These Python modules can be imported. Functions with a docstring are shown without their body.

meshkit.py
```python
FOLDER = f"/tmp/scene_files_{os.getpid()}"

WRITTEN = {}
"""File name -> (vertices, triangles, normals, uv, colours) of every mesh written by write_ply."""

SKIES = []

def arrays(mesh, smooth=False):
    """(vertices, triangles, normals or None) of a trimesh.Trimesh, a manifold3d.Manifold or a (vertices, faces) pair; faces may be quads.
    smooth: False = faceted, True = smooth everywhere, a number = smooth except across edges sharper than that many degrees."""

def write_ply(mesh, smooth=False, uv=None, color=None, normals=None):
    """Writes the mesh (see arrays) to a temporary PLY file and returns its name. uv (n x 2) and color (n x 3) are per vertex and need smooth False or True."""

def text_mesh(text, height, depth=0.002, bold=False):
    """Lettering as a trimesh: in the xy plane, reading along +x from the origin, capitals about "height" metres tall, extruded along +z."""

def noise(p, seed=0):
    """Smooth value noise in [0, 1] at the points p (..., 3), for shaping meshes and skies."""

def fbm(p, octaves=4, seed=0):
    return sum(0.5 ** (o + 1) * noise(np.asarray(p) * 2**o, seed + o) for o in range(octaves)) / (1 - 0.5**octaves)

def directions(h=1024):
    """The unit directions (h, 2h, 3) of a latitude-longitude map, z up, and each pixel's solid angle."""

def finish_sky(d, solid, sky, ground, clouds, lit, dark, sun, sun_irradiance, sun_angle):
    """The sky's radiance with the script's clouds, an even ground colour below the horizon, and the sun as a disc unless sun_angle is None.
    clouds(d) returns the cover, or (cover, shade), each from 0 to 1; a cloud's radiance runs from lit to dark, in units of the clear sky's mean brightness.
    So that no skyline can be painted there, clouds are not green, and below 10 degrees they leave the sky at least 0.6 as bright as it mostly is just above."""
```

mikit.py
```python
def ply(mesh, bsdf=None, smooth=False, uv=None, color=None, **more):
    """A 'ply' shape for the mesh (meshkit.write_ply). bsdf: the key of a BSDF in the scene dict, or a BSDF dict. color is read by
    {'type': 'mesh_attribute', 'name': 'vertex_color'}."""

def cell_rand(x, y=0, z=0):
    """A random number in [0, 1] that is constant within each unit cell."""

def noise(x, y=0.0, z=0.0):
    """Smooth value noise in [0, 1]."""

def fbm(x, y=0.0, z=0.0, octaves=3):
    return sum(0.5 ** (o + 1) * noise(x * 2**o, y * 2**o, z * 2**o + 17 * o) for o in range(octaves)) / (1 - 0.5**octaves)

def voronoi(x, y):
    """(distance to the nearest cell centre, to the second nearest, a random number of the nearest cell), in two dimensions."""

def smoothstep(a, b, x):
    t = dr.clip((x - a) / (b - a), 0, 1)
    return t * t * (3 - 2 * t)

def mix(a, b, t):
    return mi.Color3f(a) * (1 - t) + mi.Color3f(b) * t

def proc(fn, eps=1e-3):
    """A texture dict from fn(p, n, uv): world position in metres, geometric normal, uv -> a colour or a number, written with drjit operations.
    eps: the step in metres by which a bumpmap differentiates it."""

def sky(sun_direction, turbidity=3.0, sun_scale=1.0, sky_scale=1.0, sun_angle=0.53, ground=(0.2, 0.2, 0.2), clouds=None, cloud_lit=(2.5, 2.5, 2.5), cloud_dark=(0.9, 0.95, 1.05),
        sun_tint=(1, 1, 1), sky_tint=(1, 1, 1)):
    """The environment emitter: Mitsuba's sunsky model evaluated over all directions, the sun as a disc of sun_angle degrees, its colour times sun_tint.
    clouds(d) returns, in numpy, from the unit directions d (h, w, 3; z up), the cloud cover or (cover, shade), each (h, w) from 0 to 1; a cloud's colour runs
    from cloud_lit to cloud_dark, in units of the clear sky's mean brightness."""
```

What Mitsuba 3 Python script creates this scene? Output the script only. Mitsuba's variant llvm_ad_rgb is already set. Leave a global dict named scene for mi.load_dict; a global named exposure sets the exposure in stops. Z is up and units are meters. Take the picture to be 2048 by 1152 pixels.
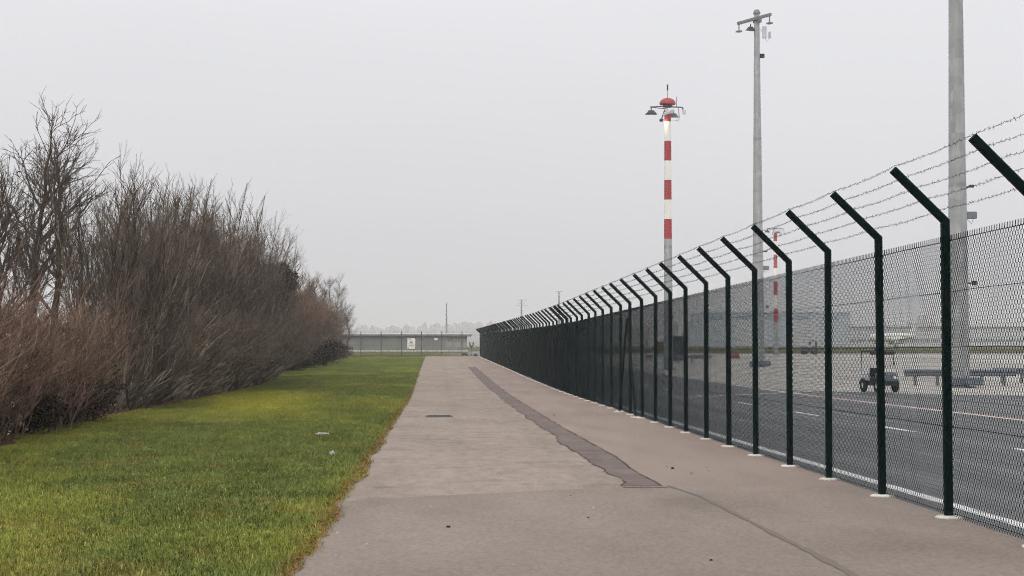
import math, random
import numpy as np, trimesh, mitsuba as mi, drjit as dr
import mikit, meshkit
from mikit import noise, fbm, cell_rand, voronoi, smoothstep, mix
from shapely.geometry import Polygon

T = mi.ScalarTransform4f
scene, labels = {}, {}
PI = math.pi

# ------------------------------------------------------------------ camera, sky, exposure
F, CX, CY, HZ = 3600.0, 1024.0, 576.0, 705.0          # focal length and centre in pixels of the photograph, horizon row
EYE = 1.53
yaw, pitch = math.atan(144 / F), math.atan((HZ - CY) / F)
look = [math.sin(yaw) * math.cos(pitch), math.cos(yaw) * math.cos(pitch), math.sin(pitch)]
scene['camera'] = {'type': 'perspective', 'fov': math.degrees(2 * math.atan(1024 / F)), 'fov_axis': 'x', 'near_clip': 0.1, 'far_clip': 9000.0,
                   'to_world': T().look_at(origin=[0, 0, EYE], target=[look[0], look[1], EYE + look[2]], up=[0, 0, 1]),
                   'medium': {'type': 'ref', 'id': 'haze_air'}}


def overcast(d):
    e = np.clip(d[..., 2], 0, 1)
    n = meshkit.fbm(d * np.array([3.0, 3.0, 9.0]), 4, 5)
    shade = 1 - e ** 0.8 + 0.10 * (n - 0.5)
    return np.ones(e.shape), np.clip(shade, 0, 1)


scene['daylight'] = mikit.sky([-0.45, -0.75, 0.55], turbidity=3, sun_scale=0.12, sun_angle=50, sun_tint=(0.88, 0.97, 1.12), ground=(0.16, 0.16, 0.15), clouds=overcast,
                              cloud_lit=(2.48, 2.49, 2.58), cloud_dark=(1.08, 1.085, 1.13))
exposure = 2.82
HAZE = 0.00045
scene['haze_air'] = {'type': 'homogeneous', 'albedo': {'type': 'rgb', 'value': [0.95, 0.95, 0.955]}, 'sigma_t': HAZE}

# ------------------------------------------------------------------ helpers
KY = np.array([-60, 40, 62, 75, 100, 141, 209, 219, 330, 800, 3050.0])
KZ = np.array([0, 0, 0, 0.05, 0.22, 0.53, 1.03, 1.06, 1.72, 4.2, 6.0])


def gz(y):
    return np.interp(y, KY, KZ)


def bearing(px):
    """x per metre of y of the vertical plane that a column of the photograph looks along, measured once to take off real positions."""
    return math.tan(math.atan((px - CX) / F) + yaw)


def lin(r, g, b):
    c = np.array([r, g, b]) / 255.0
    return [float(x) for x in np.where(c < 0.04045, c / 12.92, ((c + 0.055) / 1.055) ** 2.4)]


def rgb(c):
    return {'type': 'rgb', 'value': [float(x) for x in c]}


def mat(name, d):
    scene[name] = d
    return name


def diffuse(name, c, two=False):
    d = {'type': 'diffuse', 'reflectance': c if isinstance(c, dict) else rgb(c)}
    return mat(name, {'type': 'twosided', 'b': d} if two else d)


def paint(name, c, rough=0.5, metal=0.0, spec=0.5):
    return mat(name, {'type': 'twosided', 'b': {'type': 'principled', 'base_color': c if isinstance(c, dict) else rgb(c), 'roughness': rough, 'metallic': metal, 'specular': spec}})


def numbered(name):
    used = lambda k: k in scene or k in labels or any(x.startswith(k + '__') for x in scene)
    if not used(name):
        return name
    i = 1
    while used(f'{name}_{i:03d}'):
        i += 1
    return f'{name}_{i:03d}'


def fast_number(name, counter={}):
    i = counter.get(name, 0)
    counter[name] = i + 1
    return name if i == 0 else f'{name}_{i:03d}'


def tag(key, label, cat=None, group=None, kind=None):
    labels[key] = {'label': label}
    if cat: labels[key]['category'] = cat
    if group: labels[key]['group'] = group
    if kind: labels[key]['kind'] = kind
    return key


def put(key, mesh, bsdf, smooth=False, to_world=None, **more):
    d = mikit.ply(mesh, bsdf, smooth, **more)
    if to_world is not None:
        d['to_world'] = to_world
    scene[key] = d
    return key


def join(*parts):
    vs, fs, n = [], [], 0
    for p in parts:
        v, f = (p.vertices, p.faces) if hasattr(p, 'vertices') else p
        vs.append(np.asarray(v)); fs.append(np.asarray(f) + n); n += len(v)
    return np.vstack(vs), np.vstack(fs)


def moved(m, dx=0, dy=0, dz=0, rz=0):
    v, f = (m.vertices, m.faces) if hasattr(m, 'vertices') else m
    c, s = math.cos(rz), math.sin(rz)
    return np.asarray(v) @ np.array([[c, s, 0], [-s, c, 0], [0, 0, 1]]) + [dx, dy, dz], np.asarray(f)


def box(x0, x1, y0, y1, z0, z1, b=0.0):
    """A box with chamfered vertical and horizontal edges (b metres)."""
    if b <= 0:
        m = trimesh.creation.box((x1 - x0, y1 - y0, z1 - z0))
    else:
        h = np.array([x1 - x0, y1 - y0, z1 - z0]) / 2
        pts = []
        for sx in (-1, 1):
            for sy in (-1, 1):
                for sz in (-1, 1):
                    for k in range(3):
                        p = h - b
                        p[k] = h[k]
                        pts.append(p * [sx, sy, sz])
        m = trimesh.convex.convex_hull(np.array(pts))
    m.apply_translation([(x0 + x1) / 2, (y0 + y1) / 2, (z0 + z1) / 2])
    return np.array(m.vertices), np.array(m.faces)


def tubes(P, R, sides=3, caps=False):
    """Many polylines of the same length at once: P (n, k, 3), R (n, k)."""
    P = np.asarray(P, float); R = np.asarray(R, float)
    n, k = P.shape[:2]
    t = np.gradient(P, axis=1) if k > 2 else np.repeat(P[:, 1:] - P[:, :1], 2, axis=1)
    t /= np.linalg.norm(t, axis=2, keepdims=True) + 1e-12
    m_ = P[:, -1:] - P[:, :1]; m_ = m_ / (np.linalg.norm(m_, axis=2, keepdims=True) + 1e-12)
    ref = np.where(np.abs(m_[..., 2:]) < 0.8, [0, 0, 1.0], [1.0, 0, 0]) * np.ones((n, k, 1))
    a = np.cross(t, ref); a /= np.linalg.norm(a, axis=2, keepdims=True) + 1e-12
    b = np.cross(t, a)
    ang = np.arange(sides) * 2 * PI / sides
    V = P[:, :, None] + R[:, :, None, None] * (np.cos(ang)[None, None, :, None] * a[:, :, None] + np.sin(ang)[None, None, :, None] * b[:, :, None])
    i, j = np.meshgrid(np.arange(k - 1), np.arange(sides), indexing='ij')
    jj = (j + 1) % sides
    q = np.stack([i * sides + j, i * sides + jj, (i + 1) * sides + jj, (i + 1) * sides + j], -1).reshape(-1, 4)
    f = np.vstack([q[:, [0, 1, 2]], q[:, [0, 2, 3]]])
    if caps:
        c0 = np.array([[0, s + 1, s] for s in range(1, sides - 1)]); c1 = np.array([[0, s, s + 1] for s in range(1, sides - 1)]) + (k - 1) * sides
        f = np.vstack([f, c0, c1])
    fs = (f[None] + (np.arange(n) * k * sides)[:, None, None]).reshape(-1, 3)
    return V.reshape(-1, 3), fs


def rod(pts, r, sides=8, caps=True):
    pts = np.asarray(pts, float)
    r = np.broadcast_to(np.asarray(r, float), (len(pts),))
    return tubes(pts[None], r[None], sides, caps)


def lathe(profile, sections=20):
    m = trimesh.creation.revolve(np.asarray(profile, float), sections=sections)
    return np.array(m.vertices), np.array(m.faces)


def strip_sheet(xl, xr, y0, y1, dz, ny=None, nx=1, extra=()):
    """A ground sheet that follows the ground: xl, xr numbers or functions of y."""
    ys = np.unique(np.concatenate([np.linspace(y0, y1, ny or 2), KY[(KY > y0) & (KY < y1)], np.asarray(extra, float)]))
    L = np.array([xl(y) if callable(xl) else xl for y in ys]); R = np.array([xr(y) if callable(xr) else xr for y in ys])
    u = np.linspace(0, 1, nx + 1)
    X = L[:, None] * (1 - u) + R[:, None] * u
    V = np.stack([X, np.repeat(ys[:, None], nx + 1, 1), np.repeat((gz(ys) + dz)[:, None], nx + 1, 1)], -1).reshape(-1, 3)
    i, j = np.meshgrid(np.arange(len(ys) - 1), np.arange(nx), indexing='ij')
    w = nx + 1
    q = np.stack([i * w + j, i * w + j + 1, (i + 1) * w + j + 1, (i + 1) * w + j], -1).reshape(-1, 4)
    return V, np.vstack([q[:, :3], q[:, [0, 2, 3]]])


def line_mark(p, q, width, dz):
    """A painted line on the ground from p to q."""
    p, q = np.array(p, float), np.array(q, float)
    n = max(2, int(np.linalg.norm(q - p) / 2) + 1)
    d = (q - p) / np.linalg.norm(q - p); s = np.array([-d[1], d[0]]) * width / 2
    c = p + (q - p) * np.linspace(0, 1, n)[:, None]
    pts = np.stack([c - s, c + s], 1).reshape(-1, 2)
    V = np.column_stack([pts, gz(pts[:, 1]) + dz])
    i = np.arange(n - 1) * 2
    return V, np.vstack([np.stack([i, i + 2, i + 1], 1), np.stack([i + 1, i + 2, i + 3], 1)])


# ------------------------------------------------------------------ materials
def col(c):
    return mi.Color3f([float(x) for x in c])


def m_light_asphalt(p, n, uv):
    a = fbm(p.x * 1.3, p.y * 0.35, 0, 4); g = 0.5 * noise(p.x * 90, p.y * 90) + 0.5 * noise(p.x * 34, p.y * 16, 6); h = noise(p.x * 9, p.y * 2.5, 3)
    sm = smoothstep(0.60, 0.78, fbm(p.x * 1.5 + 4, p.y * 2.6, 9, 4))
    tracks = smoothstep(0.25, 0.0, dr.abs(p.x - 0.35)) * 0.06 + smoothstep(0.3, 0.0, dr.abs(p.x - 1.75)) * 0.05
    return mix(lin(150, 138, 129), lin(173, 160, 149), a) * (0.74 + 0.40 * g + 0.18 * h - tracks) * (1 - 0.16 * sm) * 0.80


def m_dark_asphalt(p, n, uv):
    a = fbm(p.x * 1.1, p.y * 0.5, 3, 4); g = 0.5 * noise(p.x * 120, p.y * 90) + 0.5 * noise(p.x * 40, p.y * 18, 6); b = smoothstep(0.55, 0.8, fbm(p.x * 0.8 + 9, p.y * 0.3, 7, 3))
    b = b - 0.5 * smoothstep(12.0, 19.5, p.y)
    return mix(lin(137, 127, 119), lin(161, 149, 141), a) * (0.78 + 0.38 * g) * (1 - 0.14 * b) * 0.81


def m_strip(p, n, uv):
    a = fbm(p.x * 5, p.y * 1.1, 5, 4); g = noise(p.x * 150, p.y * 150)
    cross = smoothstep(0.55, 0.75, fbm(p.x * 0.9, p.y * 2.2, 12, 3))
    return mix(lin(120, 110, 106), lin(146, 134, 129), a) * (0.82 + 0.3 * g) * (1 - 0.12 * cross) * 0.80


def m_fence_side(p, n, uv):
    a = fbm(p.x * 1.6, p.y * 0.25, 11, 4); g = noise(p.x * 140, p.y * 140)
    return mix(lin(146, 132, 124), lin(168, 153, 144), a) * (0.80 + 0.34 * g) * 0.86


def m_road(p, n, uv):
    a = fbm(p.x * 2.2, p.y * 0.12, 1, 4); b = fbm(p.x * 0.5, p.y * 0.05, 4, 3)
    return mix(lin(70, 73, 76), lin(98, 98, 98), a) * (0.8 + 0.4 * b) * (1 - 0.3 * smoothstep(0.5, 0.7, fbm(p.x * 1.1 + 5, p.y * 0.03, 6, 3))) * 1.15


def m_apron(p, n, uv):
    sx, sy = p.x / 7.5 + 0.02 * p.y, p.y / 7.5
    joint = smoothstep(0.03, 0.0, dr.abs(sx - dr.round(sx))) + smoothstep(0.02, 0.0, dr.abs(sy - dr.round(sy)))
    a = fbm(p.x * 0.15, p.y * 0.05, 2, 4)
    return mix(lin(176, 173, 167), lin(208, 205, 199), a) * (0.9 + 0.2 * cell_rand(dr.round(sx), dr.round(sy))) * (1 - 0.25 * dr.minimum(joint, 1)) * 0.85


def m_ground(p, n, uv):
    a = fbm(p.x * 0.05, p.y * 0.02, 2, 4); s = smoothstep(-2, 4, p.x + 6 * (fbm(p.x * 0.3, p.y * 0.1, 1, 2) - 0.5)) * smoothstep(300, 280, p.y)
    return mix(mix(lin(86, 88, 52), lin(108, 104, 66), a), lin(126, 116, 106), s) * 0.75


def grass_tone(p):
    big = fbm(p.x * 0.42 + 2, p.y * 0.14 + 1, 3, 5)
    y = smoothstep(0.47, 0.68, big)
    yl = smoothstep(3.0, 0.6, dr.sqrt(dr.square((p.x + 5.6) / 1.0) + dr.square((p.y - 50 + 1.5 * p.x) / 5.5)))      # the worn yellow patch near the hedge
    mid = fbm(p.x * 2.1, p.y * 1.2, 8, 4)
    g = mix(lin(66, 78, 38), lin(103, 112, 60), mid)
    g = mix(g, mi.Color3f(lin(152, 150, 60)), dr.minimum(0.28 * y + 0.75 * yl, 0.8))
    brown = smoothstep(0.60, 0.74, fbm(p.x * 1.4 + 31, p.y * 0.8, 2, 3)) * 0.22
    edge = smoothstep(-1.22, -1.0, p.x) * (0.4 + 0.5 * noise(p.x * 4, p.y * 2)) * 0.55
    mott = 0.80 + 0.58 * fbm(p.x * 3.2, p.y * 1.3, 14, 3)
    return mix(g, mi.Color3f(lin(122, 92, 54)), dr.minimum(brown + edge, 0.8)) * mott


def m_lawn(p, n, uv):
    f = noise(p.x * 40, p.y * 25)
    return grass_tone(p) * (0.55 + 0.5 * f)


def m_blade(p, n, uv):
    r = cell_rand(p.x * 70, p.y * 70)
    c = mix(grass_tone(p), mi.Color3f(lin(176, 164, 100)), smoothstep(0.86, 1.0, r) * 0.8)
    return c * (0.55 + 1.15 * cell_rand(p.x * 30, p.y * 22, 4))


def m_litter(p, n, uv):
    a = fbm(p.x * 2, p.y * 2, 0, 4); g = noise(p.x * 30, p.y * 30)
    return mix(lin(70, 58, 52), lin(122, 102, 90), a) * (0.5 + 0.8 * g) * 0.7


def m_leaf_dead(p, n, uv):
    r = cell_rand(p.x * 18, p.y * 18, p.z * 18)
    return mix(lin(96, 56, 34), lin(168, 118, 72), r) * 0.8


def m_bark(p, n, uv):
    a = fbm(p.x * 4, p.y * 4, p.z * 1.2, 3); q = cell_rand(p.x * 2.2, p.y * 2.2, p.z * 0.35)
    return mix(lin(86, 78, 71), lin(150, 139, 127), a) * (0.42 + 1.9 * q * q * q) * 0.8


def m_twig(p, n, uv):
    q = cell_rand(p.x * 5, p.y * 5, p.z * 2.5); b = fbm(p.x * 0.35, p.y * 0.2, p.z * 0.3, 2)
    return mix(lin(100, 90, 83), lin(132, 118, 108), b) * (0.55 + 0.8 * q) * 0.75


def m_twig_red(p, n, uv):
    q = cell_rand(p.x * 6, p.y * 6, p.z * 2.5); b = fbm(p.x * 0.6, p.y * 0.3, p.z * 0.5, 2)
    return mix(lin(116, 96, 86), lin(152, 126, 112), b) * (0.5 + 0.9 * q) * 0.75


def m_galv(p, n, uv):
    v = voronoi(p.x * 3 + p.y * 3, p.z * 2.5)[2]; a = fbm(p.x * 3, p.y * 3, p.z * 0.7, 4); w = smoothstep(0.62, 0.75, fbm(p.x * 5 + 3, p.y * 5, p.z * 1.3, 3))
    seam = smoothstep(0.02, 0.0, dr.abs(p.z / 8.6 - dr.round(p.z / 8.6)))
    return mix(lin(142, 145, 148), lin(184, 187, 190), a * 0.6 + v * 0.4) * (1 + 0.25 * w - 0.25 * seam) * 0.85


def m_concrete(p, n, uv):
    a = fbm(p.x * 0.5, p.y * 0.5, p.z * 0.6, 4); st = fbm(p.x * 1.2, p.y * 1.2, p.z * 0.08, 3)
    return mix(lin(108, 112, 112), lin(150, 152, 150), 0.5 * a + 0.5 * st) * 0.85


def m_footing(p, n, uv):
    return mix(lin(196, 194, 186), lin(228, 226, 220), fbm(p.x * 9, p.y * 9, 0, 3)) * (0.8 + 0.3 * noise(p.x * 80, p.y * 80))


def m_marking(p, n, uv):
    w = smoothstep(0.62, 0.72, fbm(p.x * 6, p.y * 1.5, 3, 4))
    return mix(lin(226, 226, 224), lin(150, 150, 150), w * 0.6)


def m_post(p, n, uv):
    a = fbm(p.x * 9, p.y * 9, p.z * 1.5, 3); low = smoothstep(0.35, 0.0, p.z - 0.0) * smoothstep(60.0, 40.0, p.y)
    return mix(mix(lin(3, 20, 20), lin(5, 26, 26), a), mi.Color3f(lin(40, 42, 40)), low * 0.25 * a)


for nm, fn in (('mat_light_asphalt', m_light_asphalt), ('mat_dark_asphalt', m_dark_asphalt), ('mat_strip', m_strip), ('mat_fence_side', m_fence_side), ('mat_apron', m_apron),
               ('mat_ground', m_ground), ('mat_lawn', m_lawn), ('mat_litter', m_litter), ('mat_bark', m_bark), ('mat_twig', m_twig), ('mat_twig_red', m_twig_red), ('mat_footing', m_footing), ('mat_concrete', m_concrete)):
    diffuse(nm, mikit.proc(fn))
diffuse('mat_trunk', lin(72, 66, 62))
diffuse('mat_branch', lin(92, 82, 77))
diffuse('mat_marking', mikit.proc(m_marking))
diffuse('mat_blade', mikit.proc(m_blade), True)
diffuse('mat_leaf_dead', mikit.proc(m_leaf_dead), True)
mat('mat_road', {'type': 'principled', 'base_color': mikit.proc(m_road), 'roughness': 0.55, 'specular': 0.4})
paint('mat_galv', mikit.proc(m_galv), 0.55, 0.2)
paint('mat_post', mikit.proc(m_post), 0.55, 0.0, 0.05)
paint('mat_wire', lin(2, 23, 29), 0.6, 0.0, 0.05)
paint('mat_barb', lin(44, 46, 47), 0.6, 0.0, 0.3)
paint('mat_red_paint', lin(156, 54, 58), 0.5)
paint('mat_white_paint', lin(226, 226, 222), 0.5)
paint('mat_grey_steel', lin(120, 122, 124), 0.5, 0.3)
paint('mat_dark_steel', lin(62, 64, 66), 0.5, 0.2)
paint('mat_black', lin(30, 31, 33), 0.6)
paint('mat_rubber', lin(28, 28, 29), 0.85)
paint('mat_box_grey', lin(104, 112, 122), 0.5)
paint('mat_glass_dark', lin(56, 64, 72), 0.15)
paint('mat_hangar', lin(178, 192, 206), 0.6)
paint('mat_hangar_light', lin(194, 200, 206), 0.6)
paint('mat_hangar_blue', lin(130, 152, 186), 0.6)
paint('mat_orange', lin(200, 84, 44), 0.6)
diffuse('mat_seed', lin(196, 188, 178), True)
diffuse('mat_evergreen', lin(52, 45, 40), True)
diffuse('mat_leaf_dark', lin(58, 48, 42), True)
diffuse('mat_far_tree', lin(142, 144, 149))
diffuse('mat_paper', lin(190, 192, 192), True)
diffuse('mat_door', lin(150, 148, 138))
diffuse('mat_print', lin(66, 66, 70))

# ------------------------------------------------------------------ ground, path, road, apron
rng = np.random.default_rng(7)


def path_edge(y):
    w = 0.10 * math.sin(y * 0.9) * math.exp(-((y - 22) / 14) ** 2) + 0.05 * math.sin(y * 2.3 + 1) + 0.03 * math.sin(y * 5.1)
    return np.interp(y, [5, 60, 95, 219], [-0.97, -1.0, -1.2, -1.72]) + w * 0.4


LITTER_Y = [0, 25, 30, 41, 65, 79, 95, 108, 150, 200, 219]
LITTER_X = [-6.9, -7.0, -7.28, -7.7, -7.9, -7.9, -8.6, -9.5, -10.2, -10.6, -11.0]


def hedge_edge(y):
    return np.interp(y, LITTER_Y, LITTER_X) + 0.18 * math.sin(y * 1.7) + 0.1 * math.sin(y * 4.3)


put('ground', strip_sheet(-2300, 2300, -55, 3040, 0.0, 2), 'mat_ground')
tag('ground', 'dull olive field behind the far fence', kind='structure')
put('lawn', strip_sheet(lambda y: hedge_edge(y) - 1.0, lambda y: path_edge(y) + 0.03, 3, 219.5, 0.006, 420, 4), 'mat_lawn')
tag('lawn', 'green and yellowish mown grass between hedge and path', kind='structure')
put('hedge_floor', strip_sheet(lambda y: hedge_edge(y) - 4.5, hedge_edge, 3, 240, 0.012, 300, 2), 'mat_litter')
tag('hedge_floor', 'brown leaf covered soil under the hedge', kind='structure')
PX1 = 4.73
put('path', strip_sheet(path_edge, PX1, 3, 219.3, 0.012, 700, 3), 'mat_light_asphalt')
tag('path', 'pinkish grey asphalt path running towards the far fence', kind='structure')


def inv(px, py):
    """The ground point under a pixel of the photograph, used to take measures of the marks on the path and road."""
    ys = np.linspace(9, 260, 6000)
    row = HZ + (EYE - gz(ys)) * F / (ys * (math.cos(yaw) + bearing(px) * math.sin(yaw)))
    y = ys[np.argmin(np.abs(row - py))]
    return bearing(px) * y, y


stripL = [(936, 734), (959, 760), (994.5, 791), (1030, 819), (1065, 844), (1112, 877), (1147, 904.5), (1186, 928), (1222, 952), (1240, 963), (1236, 976.5)]
stripR = [(951, 734), (981, 760), (1026, 795), (1069, 822.5), (1108, 846), (1147, 869), (1186, 891), (1233, 916), (1272, 947.5), (1300, 962), (1323, 974)]
sl = np.array([inv(*p) for p in stripL])[::-1]; sr = np.array([inv(*p) for p in stripR])[::-1]
ends = sl[0, 1], max(sl[-1, 1], sr[-1, 1])


def jag(y, a, s):
    return a * (meshkit.noise(np.array([y * 1.1 + s, s, 0.5])) - 0.5) + 0.5 * a * (meshkit.noise(np.array([y * 4.0 + s, s, 2.5])) - 0.5)


strip_l = lambda y: np.interp(y, sl[:, 1], sl[:, 0]) + jag(y, 0.16, 3.0)
strip_r = lambda y: np.interp(y, sr[:, 1], sr[:, 0]) + jag(y, 0.05, 8.0)
put('path__repair_strip', strip_sheet(strip_l, strip_r, 20.45, ends[1], 0.016, 420, 1), 'mat_strip')
tag('path__repair_strip', 'darker narrow asphalt repair strip with a ragged edge')
ys_ = np.linspace(20.5, ends[1] - 0.5, 900)


def ribbon(fx, wfn, dz):
    c = np.array([fx(y) for y in ys_]); w_ = np.array([wfn(y) for y in ys_])
    V = np.stack([np.column_stack([c - w_, ys_, gz(ys_) + dz]), np.column_stack([c + w_, ys_, gz(ys_) + dz])], 1).reshape(-1, 3)
    i = np.arange(len(ys_) - 1) * 2
    return V, np.vstack([np.stack([i, i + 1, i + 3], 1), np.stack([i, i + 3, i + 2], 1)])


tar = diffuse('mat_tar', lin(92, 84, 82))
put('path__crack', ribbon(lambda y: strip_l(y) + 0.012 * math.sin(y * 9), lambda y: 0.006 + 0.02 * max(-0.25, jag(y * 1.7, 1, 21)), 0.021), tar)
put('path__crack_001', ribbon(lambda y: strip_r(y) + 0.006, lambda y: 0.008 + 0.024 * max(-0.3, jag(y * 1.1, 1, 33)), 0.023), tar)
put('path__fence_side', strip_sheet(lambda y: strip_r(y) + 0.012, PX1 - 0.004, 20.1, 219.2, 0.018, 500, 2), 'mat_fence_side')
n = 60
xs = np.linspace(-0.86, PX1 - 0.006, n)
yb = np.array([18.6 + 0.55 * (x + 0.9) + 0.05 * jag(x * 3, 1, 1) if x < 2.2 else 20.3 + 0.05 * (x - 2.2) for x in xs])
V = np.vstack([np.column_stack([[path_edge(9) if k == 0 else x for k, x in enumerate(xs)], np.full(n, 4.0), np.full(n, 0.019)]), np.column_stack([xs, yb, np.full(n, 0.019)])])
i = np.arange(n - 1)
fg = strip_sheet(lambda y: path_edge(y) + 0.004, PX1 - 0.006, 4, 18.5, 0.020, 60, 2)
wedge_b = np.column_stack([xs, np.full(n, 18.5), np.full(n, 0.020)]); wedge_t = np.column_stack([xs, np.maximum(yb, 18.52), np.full(n, 0.020)])
wedge = np.vstack([wedge_b, wedge_t]), np.vstack([np.stack([i, i + 1, i + 1 + n], 1), np.stack([i, i + 1 + n, i + n], 1)])
put('path__foreground_section', join(fg, wedge), 'mat_dark_asphalt')
tag('path__foreground_section', 'darker smoother asphalt in the foreground, before the cross seam')
# the tarred seam that runs on through the foreground
sp = np.array([inv(*p) for p in [(1334, 974), (1400, 996), (1480, 1036), (1560, 1078), (1620, 1108), (1690, 1146), (1760, 1190)]])
cv = np.column_stack([np.interp(np.linspace(0, 1, 80), np.linspace(0, 1, 7), sp[:, 0]), np.interp(np.linspace(0, 1, 80), np.linspace(0, 1, 7), sp[:, 1])])
wv = 0.012 + 0.04 * meshkit.fbm(np.column_stack([cv[:, 1] * 2, cv[:, 0] * 0, cv[:, 0] * 0]), 3) * np.linspace(0.4, 1.6, 80)
sv = np.stack([np.column_stack([cv[:, 0] - wv, cv[:, 1], np.full(80, 0.024)]), np.column_stack([cv[:, 0] + wv, cv[:, 1], np.full(80, 0.024)])], 1).reshape(-1, 3)
i = np.arange(79) * 2
xq = np.linspace(2.05, 2.55, 40)
yq = np.array([20.12 + 0.02 * math.sin(x * 17) for x in np.linspace(2.0, 2.6, 40)])
V = np.stack([np.column_stack([xq, yq - 0.02, np.full(40, 0.025)]), np.column_stack([xq, yq + 0.03, np.full(40, 0.025)])], 1).reshape(-1, 3)
i = np.arange(39) * 2
put('path__crack_002', (V, np.vstack([np.stack([i, i + 2, i + 3], 1), np.stack([i, i + 3, i + 1], 1)])), 'mat_tar')
i = np.arange(79) * 2
put('path__tar_seam', (sv, np.vstack([np.stack([i, i + 3, i + 1], 1), np.stack([i, i + 2, i + 3], 1)])), diffuse('mat_seam', lin(120, 111, 107)))

put('path__edge_soil', strip_sheet(lambda y: path_edge(y) - 0.02, lambda y: path_edge(y) + 0.004 + 0.11 * max(0.0, jag(y * 2.3, 1, 51)), 4, 210, 0.0225, 900), diffuse('mat_soil', mikit.proc(lambda p, n, uv: mix(lin(122, 94, 74), lin(152, 124, 104), fbm(p.x * 20, p.y * 9, 2, 3)) * (0.6 + 0.6 * noise(p.x * 60, p.y * 40)))))
put('road', strip_sheet(PX1 + 0.004, 13.30, -50, 330, 0.010, 60, 2), 'mat_road')
tag('road', 'dark asphalt service road behind the mesh fence', kind='structure')
put('road__edge_line', strip_sheet(5.02, 5.19, 3, 215, 0.014, 120), 'mat_marking')
tag('road__edge_line', 'white line close to the fence')
put('road__far_edge_line', strip_sheet(12.95, 13.16, 3, 300, 0.014, 120), 'mat_marking')
put('road__red_line', strip_sheet(13.21, 13.28, 3, 75, 0.014, 60), 'mat_orange')
k = 0
for y0 in np.arange(16.4, 200, 8.85):
    a = y0 + 0.0
    put(fast_number('road__lane_dash'), strip_sheet(9.0, 9.14, a, a + 2.95, 0.014, 3), 'mat_marking')


def apron_edge(x):
    return np.interp(x, [13.3, 14.7, 16, 17.8, 26, 60, 200], [72, 69.7, 67, 64.8, 58, 40, 20])


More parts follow.
